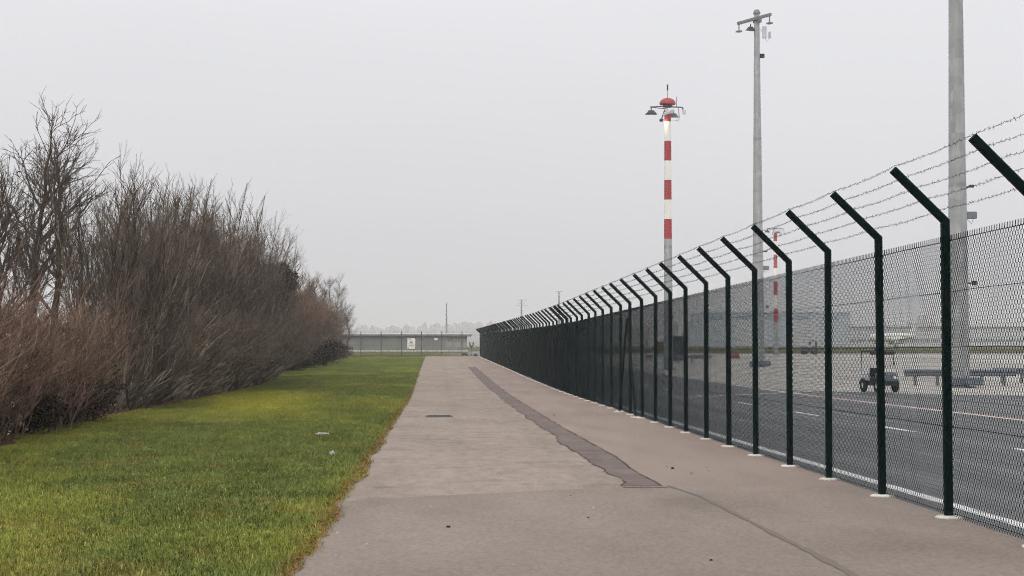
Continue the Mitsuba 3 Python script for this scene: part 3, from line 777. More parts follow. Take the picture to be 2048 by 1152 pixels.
def cart(name, x, y, rz, label):
    t = tag(name, label, 'utility cart')
    W = T().translate([x, y, float(gz(y)) + 0.012]).rotate([0, 0, 1], rz).scale([0.82, 0.82, 1.06])
    # local: +y is the front
    put(t + '__chassis', join(box(-0.42, 0.42, -0.85, 0.85, 0.24, 0.34, 0.02), box(-0.5, 0.5, -0.95, -0.88, 0.26, 0.40, 0.02), box(-0.48, 0.48, 0.92, 1.0, 0.24, 0.40, 0.02)), 'mat_black', to_world=W)
    put(t + '__cowl', join(box(-0.48, 0.48, 0.44, 0.9, 0.36, 0.68, 0.05), box(-0.46, 0.46, 0.60, 0.70, 0.681, 0.86, 0.03)), 'mat_box_grey', to_world=W)
    put(t + '__front_panel', box(-0.42, 0.42, 0.702, 0.73, 0.70, 0.85, 0.01), 'mat_white_paint', to_world=W)
    put(t + '__headlight', box(-0.38, -0.24, 0.902, 0.93, 0.48, 0.58, 0.02), 'mat_white_paint', to_world=W)
    put(t + '__headlight_001', box(0.24, 0.38, 0.902, 0.93, 0.48, 0.58, 0.02), 'mat_white_paint', to_world=W)
    put(t + '__load_bed', box(-0.48, 0.48, -0.90, -0.2, 0.42, 0.70, 0.03), 'mat_hangar_light', to_world=W)
    put(t + '__seat', join(box(-0.40, 0.40, -0.16, 0.26, 0.36, 0.54, 0.05), box(-0.40, 0.40, -0.18, -0.08, 0.56, 0.86, 0.04)), 'mat_black', to_world=W)
    put(t + '__roof_frame', join(*[rod(p, 0.027, 6) for p in ([[-0.42, -0.84, 0.4], [-0.42, -0.84, 1.46], [-0.42, 0.55, 1.47], [-0.42, 0.66, 0.8]], [[0.42, -0.84, 0.4], [0.42, -0.84, 1.46], [0.42, 0.55, 1.47], [0.42, 0.66, 0.8]], [[-0.42, -0.84, 1.46], [0.42, -0.84, 1.46]])]), 'mat_black', to_world=W)
    put(t + '__canopy', box(-0.46, 0.46, -0.05, 0.68, 1.33, 1.465, 0.03), 'mat_dark_steel', to_world=W)
    put(t + '__beacon', join(box(0.36, 0.50, 0.5, 0.66, 1.47, 1.56, 0.02), box(0.40, 0.47, 0.6, 0.66, 1.15, 1.37, 0.02)), 'mat_black', to_world=W)
    sw = trimesh.creation.torus(0.15, 0.018, major_sections=20, minor_sections=6); sw.apply_transform(trimesh.transformations.rotation_matrix(1.1, [1, 0, 0])); sw.apply_translation([-0.2, 0.44, 0.98])
    put(t + '__steering_wheel', join(sw, rod([[-0.2, 0.44, 0.98], [-0.2, 0.62, 0.7]], 0.02, 6)), 'mat_hangar_light', to_world=W)
    for k, (wx, wy) in enumerate(((-0.46, 0.66), (0.46, 0.66), (-0.46, -0.6), (0.46, -0.6))):
        ty, hb = wheel(wx, wy, 0.25, 0.25, 0.17)
        wk = t + '__wheel' + (f'_{k:03d}' if k else '')
        put(wk + '__tyre', ty, 'mat_rubber', 35, W)
        put(wk + '__hub', hb, 'mat_hangar_light', 35, W)


cart('utility_cart', bearing(1757) * 67.5, 67.5, -164, 'small open utility cart with a roof frame standing on the apron')


def tractor(name, x, y, rz, label):
    t = tag(name, label, 'tractor')
    W = T().translate([x, y, float(gz(y)) + 0.012]).rotate([0, 0, 1], rz)
    put(t + '__body', join(box(-0.6, 0.6, -1.1, 1.2, 0.4, 0.85, 0.08), box(-0.5, 0.5, 0.2, 1.15, 0.851, 1.1, 0.08)), 'mat_dark_steel', to_world=W)
    put(t + '__cab', join(*[rod([[a, b, 0.85], [a, b, 1.85]], 0.04, 6) for a in (-0.5, 0.5) for b in (-0.9, 0.0)], box(-0.6, 0.6, -1.0, 0.1, 1.851, 1.95, 0.03)), 'mat_dark_steel', to_world=W)
    put(t + '__seat', join(box(-0.3, 0.3, -0.8, -0.35, 0.86, 1.0, 0.04), box(-0.3, 0.3, -0.9, -0.8, 0.86, 1.4, 0.04)), 'mat_black', to_world=W)
    for k, (wx, wy) in enumerate(((-0.6, 0.75), (0.6, 0.75), (-0.6, -0.7), (0.6, -0.7))):
        ty, hb = wheel(wx, wy, 0.36, 0.36, 0.24)
        put(t + '__wheel' + (f'_{k:03d}' if k else ''), join(ty, hb), 'mat_rubber', 35, W)


tractor('baggage_tractor', at(1619, 700, 245)[0], 245.0, 70, 'dark baggage tractor far out on the apron left of the airliner')


def guard_rail(name, p, q, label, nposts, group, bm='mat_box_grey'):
    t = tag(name, label, 'guard rail', group)
    p, q = np.array(p), np.array(q)
    d = (q - p) / np.linalg.norm(q - p); s = np.array([-d[1], d[0]])
    prof = np.array([[-0.0, 0.50], [0.05, 0.55], [0.05, 0.60], [0.0, 0.65], [0.05, 0.70], [0.05, 0.75], [0.0, 0.80], [-0.02, 0.80], [-0.02, 0.50]])
    m = len(prof); V = []
    for e in (p, q):
        for a, z in prof:
            V.append([*(e - s * a), gz(e[1]) + z - 0.08])
    i = np.arange(m); j = (i + 1) % m
    f = np.vstack([np.stack([i, j, j + m], 1), np.stack([i, j + m, i + m], 1)])
    put(t + '__beam', (np.array(V), f), bm)
    for k in range(nposts):
        c = p + (q - p) * (k + 0.5) / nposts + s * 0.08
        put(fast_number(t + '__post'), box(c[0] - 0.06, c[0] + 0.06, c[1] - 0.05, c[1] + 0.05, gz(c[1]) - 0.02, gz(c[1]) + 0.7, 0.01), 'mat_grey_steel')


G = 'steel guard rails on the apron'
guard_rail('guard_rail', (at(1808, 760, 78)[0], 78.0), (at(1990, 760, 78)[0] + 1, 78.3), 'steel guard rail behind the foot of the nearest galvanised mast', 5, G)
guard_rail('guard_rail_001', (at(1985, 760, 82)[0], 82.0), (at(2150, 760, 82)[0], 82.6), 'steel guard rail at the right picture edge', 4, G)
guard_rail('guard_rail_002', (at(1292, 720, 150)[0], 150.0), (at(1425, 720, 150)[0], 150.5), 'far steel guard rail left of the tall galvanised mast', 5, G)
tag('yellow_cabinet', 'rusty yellow cabinet behind the far guard rail', 'cabinet')
x, z = at(1322, 695, 165)
put('yellow_cabinet', join(box(x - 0.55, x + 0.55, 165, 165.8, gz(165), gz(165) + 1.75, 0.03), box(x - 0.6, x + 0.6, 164.95, 165.85, gz(165) + 1.751, gz(165) + 1.82)), 'mat_orange' if False else diffuse('mat_rust', lin(110, 92, 62)))
tag('dark_container', 'dark box container beside the rusty yellow cabinet', 'container')
x, z = at(1352, 690, 170)
put('dark_container', join(box(x - 0.75, x + 0.75, 170, 171.2, gz(170), gz(170) + 2.35, 0.04), *[box(x - 0.7 + k * 0.28, x - 0.6 + k * 0.28, 169.97, 170.0, gz(170) + 0.1, gz(170) + 2.2) for k in range(6)]), 'mat_dark_steel')
x, z = at(1470, 713, 190)
tag('red_marker', 'low red marker block on the apron', 'marker')
put('red_marker__body', box(x - 0.45, x + 0.45, 190, 190.4, gz(190) + 0.12, gz(190) + 0.5, 0.06), 'mat_red_paint')
put('red_marker__foot', box(x - 0.5, x + 0.5, 189.95, 190.45, gz(190), gz(190) + 0.119, 0.02), 'mat_black')
x, z = at(1330, 725, 120)
tag('pale_cabinet', 'pale blue grey cabinet at the foot of the striped mast with the dome', 'cabinet')
put('pale_cabinet', join(box(x - 0.95, x - 0.2, 119.2, 119.7, gz(119), gz(119) + 1.0, 0.03), box(x - 1.0, x - 0.15, 119.15, 119.75, gz(119) + 1.001, gz(119) + 1.05)), 'mat_hangar_light')

# hangar far behind
t = tag('hangar', 'large bluish hangar fading in the fog behind the apron', 'building')
HY = 1050.0
hx0, hx1 = at(1410, 690, HY)[0], at(1700, 690, HY)[0]
hz = gz(HY); ht = at(1500, 626, HY)[1]
put(t + '__wall', box(hx0, hx1, HY, HY + 60, hz - 0.5, ht), 'mat_hangar')
put(t + '__roof', join(box(hx0 - 0.6, hx1 + 0.6, HY - 0.8, HY + 60.6, ht + 0.002, ht + 0.9, 0.1)), 'mat_hangar_light')
for k in range(5):
    wd = (hx1 - hx0) / 5
    put(fast_number(t + '__gate'), box(hx0 + k * wd + 0.5, hx0 + (k + 1) * wd - 0.5, HY - 0.4, HY - 0.002, hz, ht - 4.5, 0.05), 'mat_hangar_light' if k in (1, 3) else 'mat_hangar')
    put(fast_number(t + '__blue_panel'), box(hx0 + k * wd + 1.0, hx0 + (k + 0.6) * wd, HY - 0.3, HY - 0.002, ht - 3.8, ht - 1.6, 0.05), 'mat_hangar_blue')
t = tag('terminal', 'pale long building right of the hangar in the fog', 'building')
TY = 1250.0
tx0, tx1 = at(1690, 690, TY)[0], at(2200, 690, TY)[0]
tz = gz(TY); tt = at(1800, 655, TY)[1]
put(t + '__wall', box(tx0, tx1, TY, TY + 40, tz - 0.5, tt), 'mat_hangar_light')
put(t + '__roof', box(tx0 - 1, tx1 + 1, TY - 2, TY + 41, tt + 0.002, tt + 0.8, 0.1), 'mat_grey_steel')
for k in range(24):
    wd = (tx1 - tx0) / 24
    put(fast_number(t + '__window'), box(tx0 + k * wd + 0.4, tx0 + (k + 1) * wd - 0.4, TY - 0.2, TY - 0.002, tz + 4.2, tz + 6.6, 0.03), 'mat_box_grey')

# airliner
t = tag('airliner', 'white airliner parked in the fog behind the apron', 'airplane')
ay = 520.0
axc, az = at(1785, 675, ay)
L = 13.6
prof = np.array([[0, 0.02], [0.25, 0.55], [0.8, 0.95], [1.8, 1.25], [3.0, 1.35], [9.0, 1.35], [11.0, 1.05], [13.0, 0.45], [13.6, 0.2]])
v, f = tubes(np.column_stack([prof[:, 0] - L / 2, prof[:, 0] * 0, prof[:, 0] * 0 + np.interp(prof[:, 0], [0, 9, 13.6], [0, 0, 0.55])])[None], prof[None, :, 1], 20, True)
W = T().translate([axc, ay, az])
put(t + '__fuselage', (v, f), 'mat_white_paint', 40, W)


def slab(pts, thick, axis):
    pts = np.array(pts, float); off = np.zeros(3); off[axis] = thick / 2
    m = trimesh.convex.convex_hull(np.vstack([pts - off, pts + off]))
    return np.array(m.vertices), np.array(m.faces)


put(t + '__wing', slab([[-0.6, -1.0, -0.8], [2.0, -1.0, -0.8], [3.2, -11, 0.1], [2.3, -11, 0.1]], 0.3, 2), 'mat_white_paint', False, W)
put(t + '__wing_001', slab([[-0.6, 1.0, -0.8], [2.0, 1.0, -0.8], [3.2, 11, 0.1], [2.3, 11, 0.1]], 0.3, 2), 'mat_white_paint', False, W)
put(t + '__tail_fin', slab([[4.3, 0, 0.8], [6.6, 0, 0.8], [7.0, 0, 3.4], [6.0, 0, 3.4]], 0.25, 1), 'mat_white_paint', False, W)
for s, kk in ((-1, ''), (1, '_001')):
    put(t + '__engine' + kk, rod([[-0.4, s * 3.6, -1.5], [0.2, s * 3.6, -1.5], [1.9, s * 3.6, -1.4]], [0.5, 0.62, 0.42], 14), 'mat_hangar_light', 40, W)
    put(t + '__landing_gear' + kk, join(rod([[0.9, s * 1.5, -1.0], [0.9, s * 1.5, gz(ay) - az + 0.35]], 0.1, 6), wheel(0.9, s * 1.5, gz(ay) - az + 0.42, 0.42, 0.3)[0]), 'mat_rubber', False, W)
put(t + '__nose_gear', join(rod([[-5.2, 0, -1.0], [-5.2, 0, gz(ay) - az + 0.3]], 0.09, 6), wheel(-5.2, 0, gz(ay) - az + 0.34, 0.34, 0.25)[0]), 'mat_rubber', False, W)
put(t + '__window_row', join(*[box(-4.2 + 0.62 * k, -3.95 + 0.62 * k, -1.37, -1.30, 0.25, 0.55) for k in range(14)]), 'mat_glass_dark', False, W)

# ------------------------------------------------------------------ vegetation builders
def unit(v):
    return v / (np.linalg.norm(v, axis=-1, keepdims=True) + 1e-12)


def grow(g, P, R, m, tmin, tmax, ang, length, k, rscale, up=0.3, wob=0.06, taper=0.75):
    """Children of the polylines P (n, k0, 3): m per parent. length(t, n) in metres."""
    n, k0 = P.shape[:2]
    t = tmin + (tmax - tmin) * np.sort(g.random((n, m)), axis=1)
    f = t * (k0 - 1); i = np.minimum(f.astype(int), k0 - 2); u = (f - i)[..., None]
    idx = np.arange(n)[:, None]
    base = P[idx, i] * (1 - u) + P[idx, i + 1] * u
    tan = unit(P[idx, i + 1] - P[idx, i])
    r = R[idx, i] * (1 - u[..., 0]) + R[idx, i + 1] * u[..., 0]
    rnd = g.standard_normal(tan.shape); perp = unit(rnd - (rnd * tan).sum(-1, keepdims=True) * tan)
    a = np.radians(ang[0] + (ang[1] - ang[0]) * g.random(t.shape))[..., None]
    d = unit(np.cos(a) * tan + np.sin(a) * perp + np.array([0, 0, up * 0.4]))
    L = length(t, g)[..., None, None]
    s = np.linspace(0, 1, k)
    Q = base[..., None, :] + L * (s[:, None] * d[..., None, :] + (s ** 2)[:, None] * np.array([0, 0, up * 0.35]))
    w = g.standard_normal(Q.shape) * wob * L * s[:, None]
    Q = Q + w
    rr = np.minimum(r * 0.7, rscale[0])[..., None] * (1 - taper * s) + rscale[1]
    return Q.reshape(-1, k, 3), rr.reshape(-1, k)


def shrub(seed, nst=22, height=(5, 8), spread=0.6, tilt=(4, 24), m=(9, 7, 5), r0=0.035, tw=0.0028, nlean=0, lean=(2.2, 4.4), lean_tilt=(32, 66), low=0.30):
    """A many stemmed bare shrub, some stems leaning far out towards +x: (stems, twigs)."""
    g = np.random.default_rng(seed)
    n = nst + nlean
    a = g.random(n) * 2 * PI; rr = spread * np.sqrt(g.random(n))
    base = np.column_stack([rr * np.cos(a), rr * np.sin(a), np.zeros(n) - 0.05])
    th = np.radians(tilt[0] + (tilt[1] - tilt[0]) * g.random(n)); th[nst:] = np.radians(lean_tilt[0] + (lean_tilt[1] - lean_tilt[0]) * g.random(nlean))
    az = a.copy(); az[nst:] = g.normal(0, 0.75, nlean)
    d = np.column_stack([np.sin(th) * np.cos(az), np.sin(th) * np.sin(az), np.cos(th)])
    L = height[0] + (height[1] - height[0]) * g.random(n); L[nst:] = lean[0] + (lean[1] - lean[0]) * g.random(nlean)
    k = 8; s = np.linspace(0, 1, k)
    P = base[:, None] + L[:, None, None] * (s[:, None] * d[:, None] + (s ** 2)[:, None] * np.array([0, 0, 0.12]))
    P = P + np.cumsum(g.standard_normal(P.shape) * 0.014, axis=1) * L[:, None, None] * (s[:, None] > 0)
    R = (r0 * (0.6 + 0.8 * g.random(n)) * np.where(np.arange(n) < nst, 1, 0.8))[:, None] * (1 - 0.84 * s) + 0.003
    stems = tubes(P, R, 5)
    sc = (L / height[1])[:, None]
    Lall = L
    Q1 = []
    for sel, lo, mm in ((np.arange(n) < nst, low, m[0]), (np.arange(n) >= nst, 0.48, max(4, m[0] // 2))):
        if not sel.any(): continue
        L = Lall[sel]
        Q1.append(grow(g, P[sel], R[sel], mm, lo, 0.96, (14, 40), lambda t, g: (0.5 + (1 - t) * (0.35 + 0.65 * g.random(t.shape)) * L[:, None]) * 0.62, 6, (0.017, 0.005), 0.40, 0.022))
    P1, R1 = (np.concatenate(q) for q in zip(*Q1))
    P2, R2 = grow(g, P1, R1, m[1], 0.2, 1.0, (18, 46), lambda t, g: 0.35 + 0.65 * g.random(t.shape), 3, (0.006, tw), 0.35, 0.04)
    P3, R3 = grow(g, P2, R2, m[2], 0.25, 1.0, (18, 48), lambda t, g: 0.18 + 0.36 * g.random(t.shape), 2, (0.003, tw), 0.3)
    f = height[1] / np.percentile(P3[:, -1, 2], 99.7)
    st, tw_ = join(stems, tubes(P1, R1, 3)), join(tubes(P2, R2, 3), tubes(P3, R3, 3))
    return (st[0] * [1, 1, f], st[1]), (tw_[0] * [1, 1, f], tw_[1])


def tree(seed, height, m=(22, 9, 6, 3), r0=0.13, crown0=0.28, leanx=0.0, blen=0.30):
    g = np.random.default_rng(seed)
    k = 14; s = np.linspace(0, 1, k)
    P = np.column_stack([leanx * height * s ** 1.2, 0 * s, height * s - 0.05]) + np.cumsum(g.standard_normal((k, 3)) * [0.07, 0.07, 0.0], axis=0) * (s[:, None] > 0)
    R = r0 * (1 - 0.93 * s) + 0.006
    P, R = P[None], R[None]
    P1, R1 = grow(g, P, R, m[0], crown0, 0.985, (28, 62), lambda t, g: height * blen * (1.08 - t) * (0.6 + 0.7 * g.random(t.shape)) + 0.3, 7, (0.042, 0.005), 0.8, 0.028)
    P2, R2 = grow(g, P1, R1, m[1], 0.15, 1.0, (22, 52), lambda t, g: (0.45 + 1.1 * g.random(t.shape)) * (1.3 - t), 4, (0.014, 0.004), 0.5)
    P3, R3 = grow(g, P2, R2, m[2], 0.15, 1.0, (20, 55), lambda t, g: 0.2 + 0.5 * g.random(t.shape), 3, (0.006, 0.0035), 0.4)
    P4, R4 = grow(g, P3, R3, m[3], 0.2, 1.0, (20, 55), lambda t, g: 0.12 + 0.28 * g.random(t.shape), 2, (0.004, 0.003), 0.3)
    f = height / np.percentile(P4[:, -1, 2], 99.9)
    P, P1, P2, P3, P4 = (q * [1, 1, f] for q in (P, P1, P2, P3, P4))
    trunk = tubes(P, R, 9)
    crown = join(tubes(P1, R1, 5), tubes(P2, R2, 3), tubes(P3, R3, 3), tubes(P4, R4, 3))
    tips = P3[:, -1]
    return trunk, crown, tips


def leaf_quads(g, C, size, flat=0.0):
    n = len(C)
    u = unit(g.standard_normal((n, 3))); v = unit(np.cross(u, g.standard_normal((n, 3))))
    if flat > 0:
        u[:, 2] *= 1 - flat; v[:, 2] *= 1 - flat; u, v = unit(u), unit(v)
    s = (size[0] + (size[1] - size[0]) * g.random(n))[:, None]
    a = C - u * s; b = C + v * s * 0.45; c = C + u * s; d = C - v * s * 0.45
    V = np.stack([a, b, c, d], 1).reshape(-1, 3)
    i = np.arange(n) * 4
    return V, np.vstack([np.stack([i, i + 1, i + 2], 1), np.stack([i, i + 2, i + 3], 1)])


# ------------------------------------------------------------------ hedge
veg = np.random.default_rng(11)
# variants
for v in range(4):      # front row: fans out over the grass
    st, tw = shrub(100 + v, nst=10, height=(5.0, 7.4), spread=0.55, tilt=(3, 19), m=(13, 4, 1), r0=0.042, tw=0.0032, nlean=12)
    scene[f'group_front_shrub_{v}'] = {'type': 'shapegroup', 'stems': mikit.ply(st, 'mat_bark'), 'twigs': mikit.ply(tw, 'mat_twig')}
for v in range(3):      # back row: upright
    st, tw = shrub(120 + v, nst=7, height=(5.6, 7.4), spread=0.8, tilt=(2, 19), m=(15, 4, 1), r0=0.05, tw=0.0032)
    scene[f'group_back_shrub_{v}'] = {'type': 'shapegroup', 'stems': mikit.ply(st, 'mat_bark'), 'twigs': mikit.ply(tw, 'mat_twig')}
for v in range(3):      # reddish thin stemmed thicket
    st, tw = shrub(140 + v, nst=26, height=(1.5, 3.0), spread=0.9, tilt=(2, 28), m=(6, 3, 2), r0=0.009, tw=0.0022, low=0.12)
    scene[f'group_thicket_{v}'] = {'type': 'shapegroup', 'stems': mikit.ply(st, 'mat_twig_red'), 'twigs': mikit.ply(tw, 'mat_twig_red')}
for v in range(2):      # far reddish rounded bushes
    st, tw = shrub(160 + v, nst=24, height=(3.6, 5.6), spread=1.0, tilt=(3, 40), m=(10, 4, 2), r0=0.026, tw=0.006, low=0.12)
    scene[f'group_far_shrub_{v}'] = {'type': 'shapegroup', 'stems': mikit.ply(st, 'mat_bark'), 'twigs': mikit.ply(tw, 'mat_twig_red')}
for v in range(2):      # thin saplings behind the thicket
    st, tw = shrub(180 + v, nst=3, height=(4.0, 5.6), spread=0.7, tilt=(2, 16), m=(9, 4, 2), r0=0.03)
    scene[f'group_sapling_{v}'] = {'type': 'shapegroup', 'stems': mikit.ply(st, 'mat_bark'), 'twigs': mikit.ply(tw, 'mat_twig')}


def place(name, group, x, y, s, rz, label, cat, grp, sz=1.0):
    key = fast_number(name)
    inst(key, group, T().translate([float(x), float(y), float(gz(y))]).rotate([0, 0, 1], float(rz)).scale([float(s), float(s), float(s * sz)]))
    return tag(key, label, cat, grp)


ys = np.arange(47.5, 99, 1.75)
for k, y in enumerate(ys):
    x = hedge_edge(y) - 0.55 - 0.6 * veg.random()
    place('hedge_shrub', f'group_front_shrub_{k % 4}', x, y + veg.normal(0, 0.3), (0.86 + 0.2 * veg.random()) * np.interp(y, [44, 60, 80, 92, 99], [6.9, 7.1, 7.5, 6.6, 5.6]) / 7.4, veg.normal(0, 22), 'bare brown many stemmed shrub leaning over the grass in the front of the hedge', 'shrub', 'front row shrubs of the hedge')
for r, dx in enumerate((-2.2,)):
    for k, y in enumerate(np.arange(44, 100, 2.9)):
        x = hedge_edge(min(y, 80)) + dx + veg.normal(0, 0.4); y = y + veg.normal(0, 0.5) + 0.8 * r
        if y < -x * 5.9: continue
        place('tall_shrub', f'group_back_shrub_{(k + r) % 3}', x, y, (0.86 + 0.2 * veg.random()) * np.interp(y, [50, 80, 100], [7.2, 7.9, 7.2]) / 7.4, veg.random() * 360,
              'upright bare grey brown shrub standing behind the front row of the hedge', 'shrub', 'back row shrubs of the hedge')
for k, (px, y) in enumerate(((10, 60), (168, 57), (192, 54))):
    place('sapling', f'group_sapling_{k % 2}', bearing(px) * y, y, 0.95 + 0.15 * veg.random(), veg.random() * 360, 'thin bare sapling behind the reddish thicket, around the tall trees', 'sapling', 'saplings around the tall trees')
ys = np.arange(23, 44, 1.05)
for r, dx in enumerate((-0.75, -2.3)):
    for k, y in enumerate(ys):
        if r == 0 and y > 40: continue
        place('red_thicket', f'group_thicket_{(k + r) % 3}', hedge_edge(y) + dx + veg.normal(0, 0.25), y + veg.normal(0, 0.3), (0.80 + 0.1 * r + 0.25 * veg.random()), veg.random() * 360,
              'low reddish brown thicket of thin stems at the left picture edge', 'shrub', 'reddish thickets at the near end of the hedge')
ys = np.arange(106, 212, 3.1)
for r, dx in enumerate((-0.9, -3.6)):
    for k, y in enumerate(ys):
        place('far_shrub', f'group_far_shrub_{(k + r) % 2}', hedge_edge(y) + dx - np.interp(y, [105, 140, 212], [0.2, 1.0, 2.2]) + veg.normal(0, 0.3), y + veg.normal(0, 0.5), (0.85 + 0.2 * veg.random() + (0.06 if r else 0)) * np.interp(y, [106, 150, 190, 212], [6.2, 6.3, 5.0, 3.6]) / 5.6, veg.random() * 360,
              'reddish brown rounded shrub in the far part of the hedge', 'shrub', 'far shrubs of the hedge')

labels['hedge_shrub']['label'] = 'nearest leaning shrub of the tall hedge, right beside the reddish thicket'; del labels['hedge_shrub']['group']
last_ = sorted(k for k in labels if k.startswith('hedge_shrub'))[-1]
labels[last_]['label'] = 'last shrub of the tall hedge front before the lower reddish far shrubs'; del labels[last_]['group']
# trees
TREES = [(66, 48.0, 8.5, 0.10, 0.26, 'tall bare tree with a few leaves at its top, left of two above the hedge'), (126, 50.0, 8.4, 0.09, 0.22, 'tall bare tree, right one of two standing above the hedge, leaning slightly right'),
         (-14, 44.0, 6.6, 0.09, 0.25, 'bare tree cut by the left picture edge')]
for k, (px, y, h, r0, c0, lab) in enumerate(TREES):
    x = bearing(px) * y
    tr, cr, tips = tree(300 + k, h, m=(17, 6, 3, 2), r0=r0 * 1.5, crown0=c0 + 0.1, leanx=(0.03, 0.045, -0.03)[k], blen=0.27)
    t = tag('bare_tree' + (f'_{k:03d}' if k else ''), lab, 'tree')
    W = T().translate([x, y, float(gz(y))])
    put(t + '__trunk', tr, 'mat_trunk', True, W)
    put(t + '__crown', cr, 'mat_branch', False, W)
    g = np.random.default_rng(500 + k)
    sel = tips[g.random(len(tips)) < (0.05 if k < 2 else 0.02)]
    sel = sel[sel[:, 2] > h * 0.5]
    C = np.repeat(sel, 3, axis=0) + g.normal(0, 0.035, (len(sel) * 3, 3))
    put(t + '__last_leaves', leaf_quads(g, C, (0.025, 0.06)), 'mat_leaf_dark', False, W)
FAR = [(622, 190, 8.9), (641, 196, 8.5), (657, 200, 9.0), (668, 205, 9.9), (684, 211, 7.8), (606, 176, 8.0), (697, 214, 6.4), (632, 182, 7.6)]
for k, (px, y, h) in enumerate(FAR):
    x = bearing(px) * y
    tr, cr, tips = tree(340 + k, h, m=(20, 5, 3, 1), r0=0.11, crown0=0.22, leanx=0.01, blen=0.22)
    v, f = cr
    t = tag('far_tree' + (f'_{k:03d}' if k else ''), 'thin bare tree at the far end of the hedge', 'tree', 'thin trees at the far end of the hedge')
    W = T().translate([x, y, float(gz(y))])
    put(t + '__trunk', tr, 'mat_bark', True, W)
    put(t + '__crown', cr, 'mat_twig', False, W)

# dark evergreen bushes in the hedge
EVER = [(128, 800, 36.5, 1.15, 1.35), (185, 790, 40.0, 1.0, 1.5), (60, 830, 33.5, 0.9, 1.0), (562, 560, 90, 1.15, 5.9), (590, 690, 118, 1.8, 2.0), (640, 690, 145, 2.2, 2.1), (615, 690, 130, 2.0, 2.0), (665, 690, 175, 2.2, 2.0)]
for k, (px, py, y, r, h) in enumerate(EVER):
    g = np.random.default_rng(700 + k)
    x = bearing(px) * y - 0.3
    n = 9000 if y < 60 else 3600
    d = unit(g.standard_normal((n, 3))); rad = r * (0.55 + 0.5 * g.random(n)) * (0.75 + 0.5 * meshkit.noise(d * 3 + k))
    C = d * rad[:, None] * [1, 1, h / r / 2 if h < 4 else 0.7] + [0, 0, h / 2 if h < 4 else h - 0.9]
    C = C[C[:, 2] > 0.02]
    lab = (['middle dark bush low at the near end of the hedge', 'right dark bush of three low at the near end of the hedge', 'leftmost dark bush low at the near end of the hedge'][k] if y < 60 else ('dark evergreen clump high in the hedge' if h > 4 else 'dark low bush under the far shrubs'))
    t = tag('evergreen_bush' + (f'_{k:03d}' if k else ''), lab, 'bush', 'far dark bushes' if h < 4 and y > 60 else None)
    W = T().translate([x, y, float(gz(y))])
    put(t + '__leaves', leaf_quads(g, C, (0.018, 0.042) if y < 60 else (0.06, 0.13)), 'mat_evergreen', False, W)
    stp = np.stack([np.zeros((14, 3)) + [0, 0, -0.05], C[g.integers(0, len(C), 14)] * [0.5, 0.5, 0.8], C[g.integers(0, len(C), 14)]], 1)
    stp[:, 0] += g.normal(0, 0.1, (14, 3)) * [1, 1, 0]
    put(t + '__stems', tubes(stp, np.tile([0.03, 0.02, 0.008], (14, 1)), 4), 'mat_bark', False, W)
# pale seed heads of wild clematis hanging in the near end of the hedge
g = np.random.default_rng(88)
C = []
for _ in range(200):
    y = 30 + 14 * g.random(); C.append([hedge_edge(y) + 0.12 - 0.5 * g.random(), y, 0.25 + 1.6 * g.random() ** 1.4])
C = np.array(C)
C = np.repeat(C, 6, axis=0) + g.normal(0, 0.028, (1200, 3))
put('seed_heads', leaf_quads(g, C, (0.012, 0.03)), 'mat_seed')
tag('seed_heads', 'pale fluffy seed heads scattered over the near end of the hedge', 'seed heads', None, 'stuff')

# dead leaves along hedge and path edge
g = np.random.default_rng(21)
C = []
for _ in range(5200):
    y = 24 + 80 * g.random() ** 1.3; C.append([hedge_edge(y) + 0.12 - 1.1 * g.random() ** 1.5 + 0.1 * g.standard_normal(), y, gz(y) + 0.03 + 0.03 * g.random()])
for _ in range(1300):
    y = 10 + 60 * g.random() ** 1.6; C.append([path_edge(y) - 0.02 - 0.08 * abs(g.standard_normal()) ** 1.2 + 0.05 * g.random(), y, gz(y) + 0.026 + 0.02 * g.random()])
C = np.array(C)
put('dead_leaves', leaf_quads(g, C, (0.010, 0.028), 0.6), 'mat_leaf_dead')
tag('dead_leaves', 'brown dead leaves along the hedge foot and the path edge', 'leaves', None, 'stuff')

# ------------------------------------------------------------------ grass blades
def grass_patch(seed, n, h, w):
    g = np.random.default_rng(seed)
    b = np.column_stack([g.random(n) - 0.5, g.random(n) - 0.5, np.zeros(n)])
    # tufts
    c = g.random((60, 2)) - 0.5; i = g.integers(0, 60, n); m = g.random(n) < 0.55
    b[m, :2] = c[i[m]] + g.normal(0, 0.05, (m.sum(), 2))
    hh = h[0] + (h[1] - h[0]) * g.random(n) ** 1.5
    tall = g.random(n) < 0.035
    hh[tall] *= 1.9
    a = g.random(n) * 2 * PI; lean = 0.25 + 0.9 * g.random(n)
    d = np.column_stack([np.cos(a), np.sin(a)])
    s = np.column_stack([-d[:, 1], d[:, 0], np.zeros(n)]) * (w * (0.6 + 0.8 * g.random(n)))[:, None] / 2
    mid = b + np.column_stack([d * (hh * lean * 0.3)[:, None], hh * 0.62]); tip = b + np.column_stack([d * (hh * lean)[:, None], hh * (1.0 - 0.35 * lean * g.random(n))])
    V = np.stack([b - s, b + s, mid + s * 0.8, mid - s * 0.8, tip], 1).reshape(-1, 3)
    k = np.arange(n) * 5
    f = np.vstack([np.stack([k, k + 1, k + 2], 1), np.stack([k, k + 2, k + 3], 1), np.stack([k + 3, k + 2, k + 4], 1)])
    nn = np.tile([0, 0, 1.0], (len(V), 1)) + g.normal(0, 0.25, (len(V), 3))
    return {'type': 'ply', 'filename': meshkit.write_ply((V, f), normals=unit(nn)), 'face_normals': False, 'bsdf': {'type': 'ref', 'id': 'mat_blade'}}


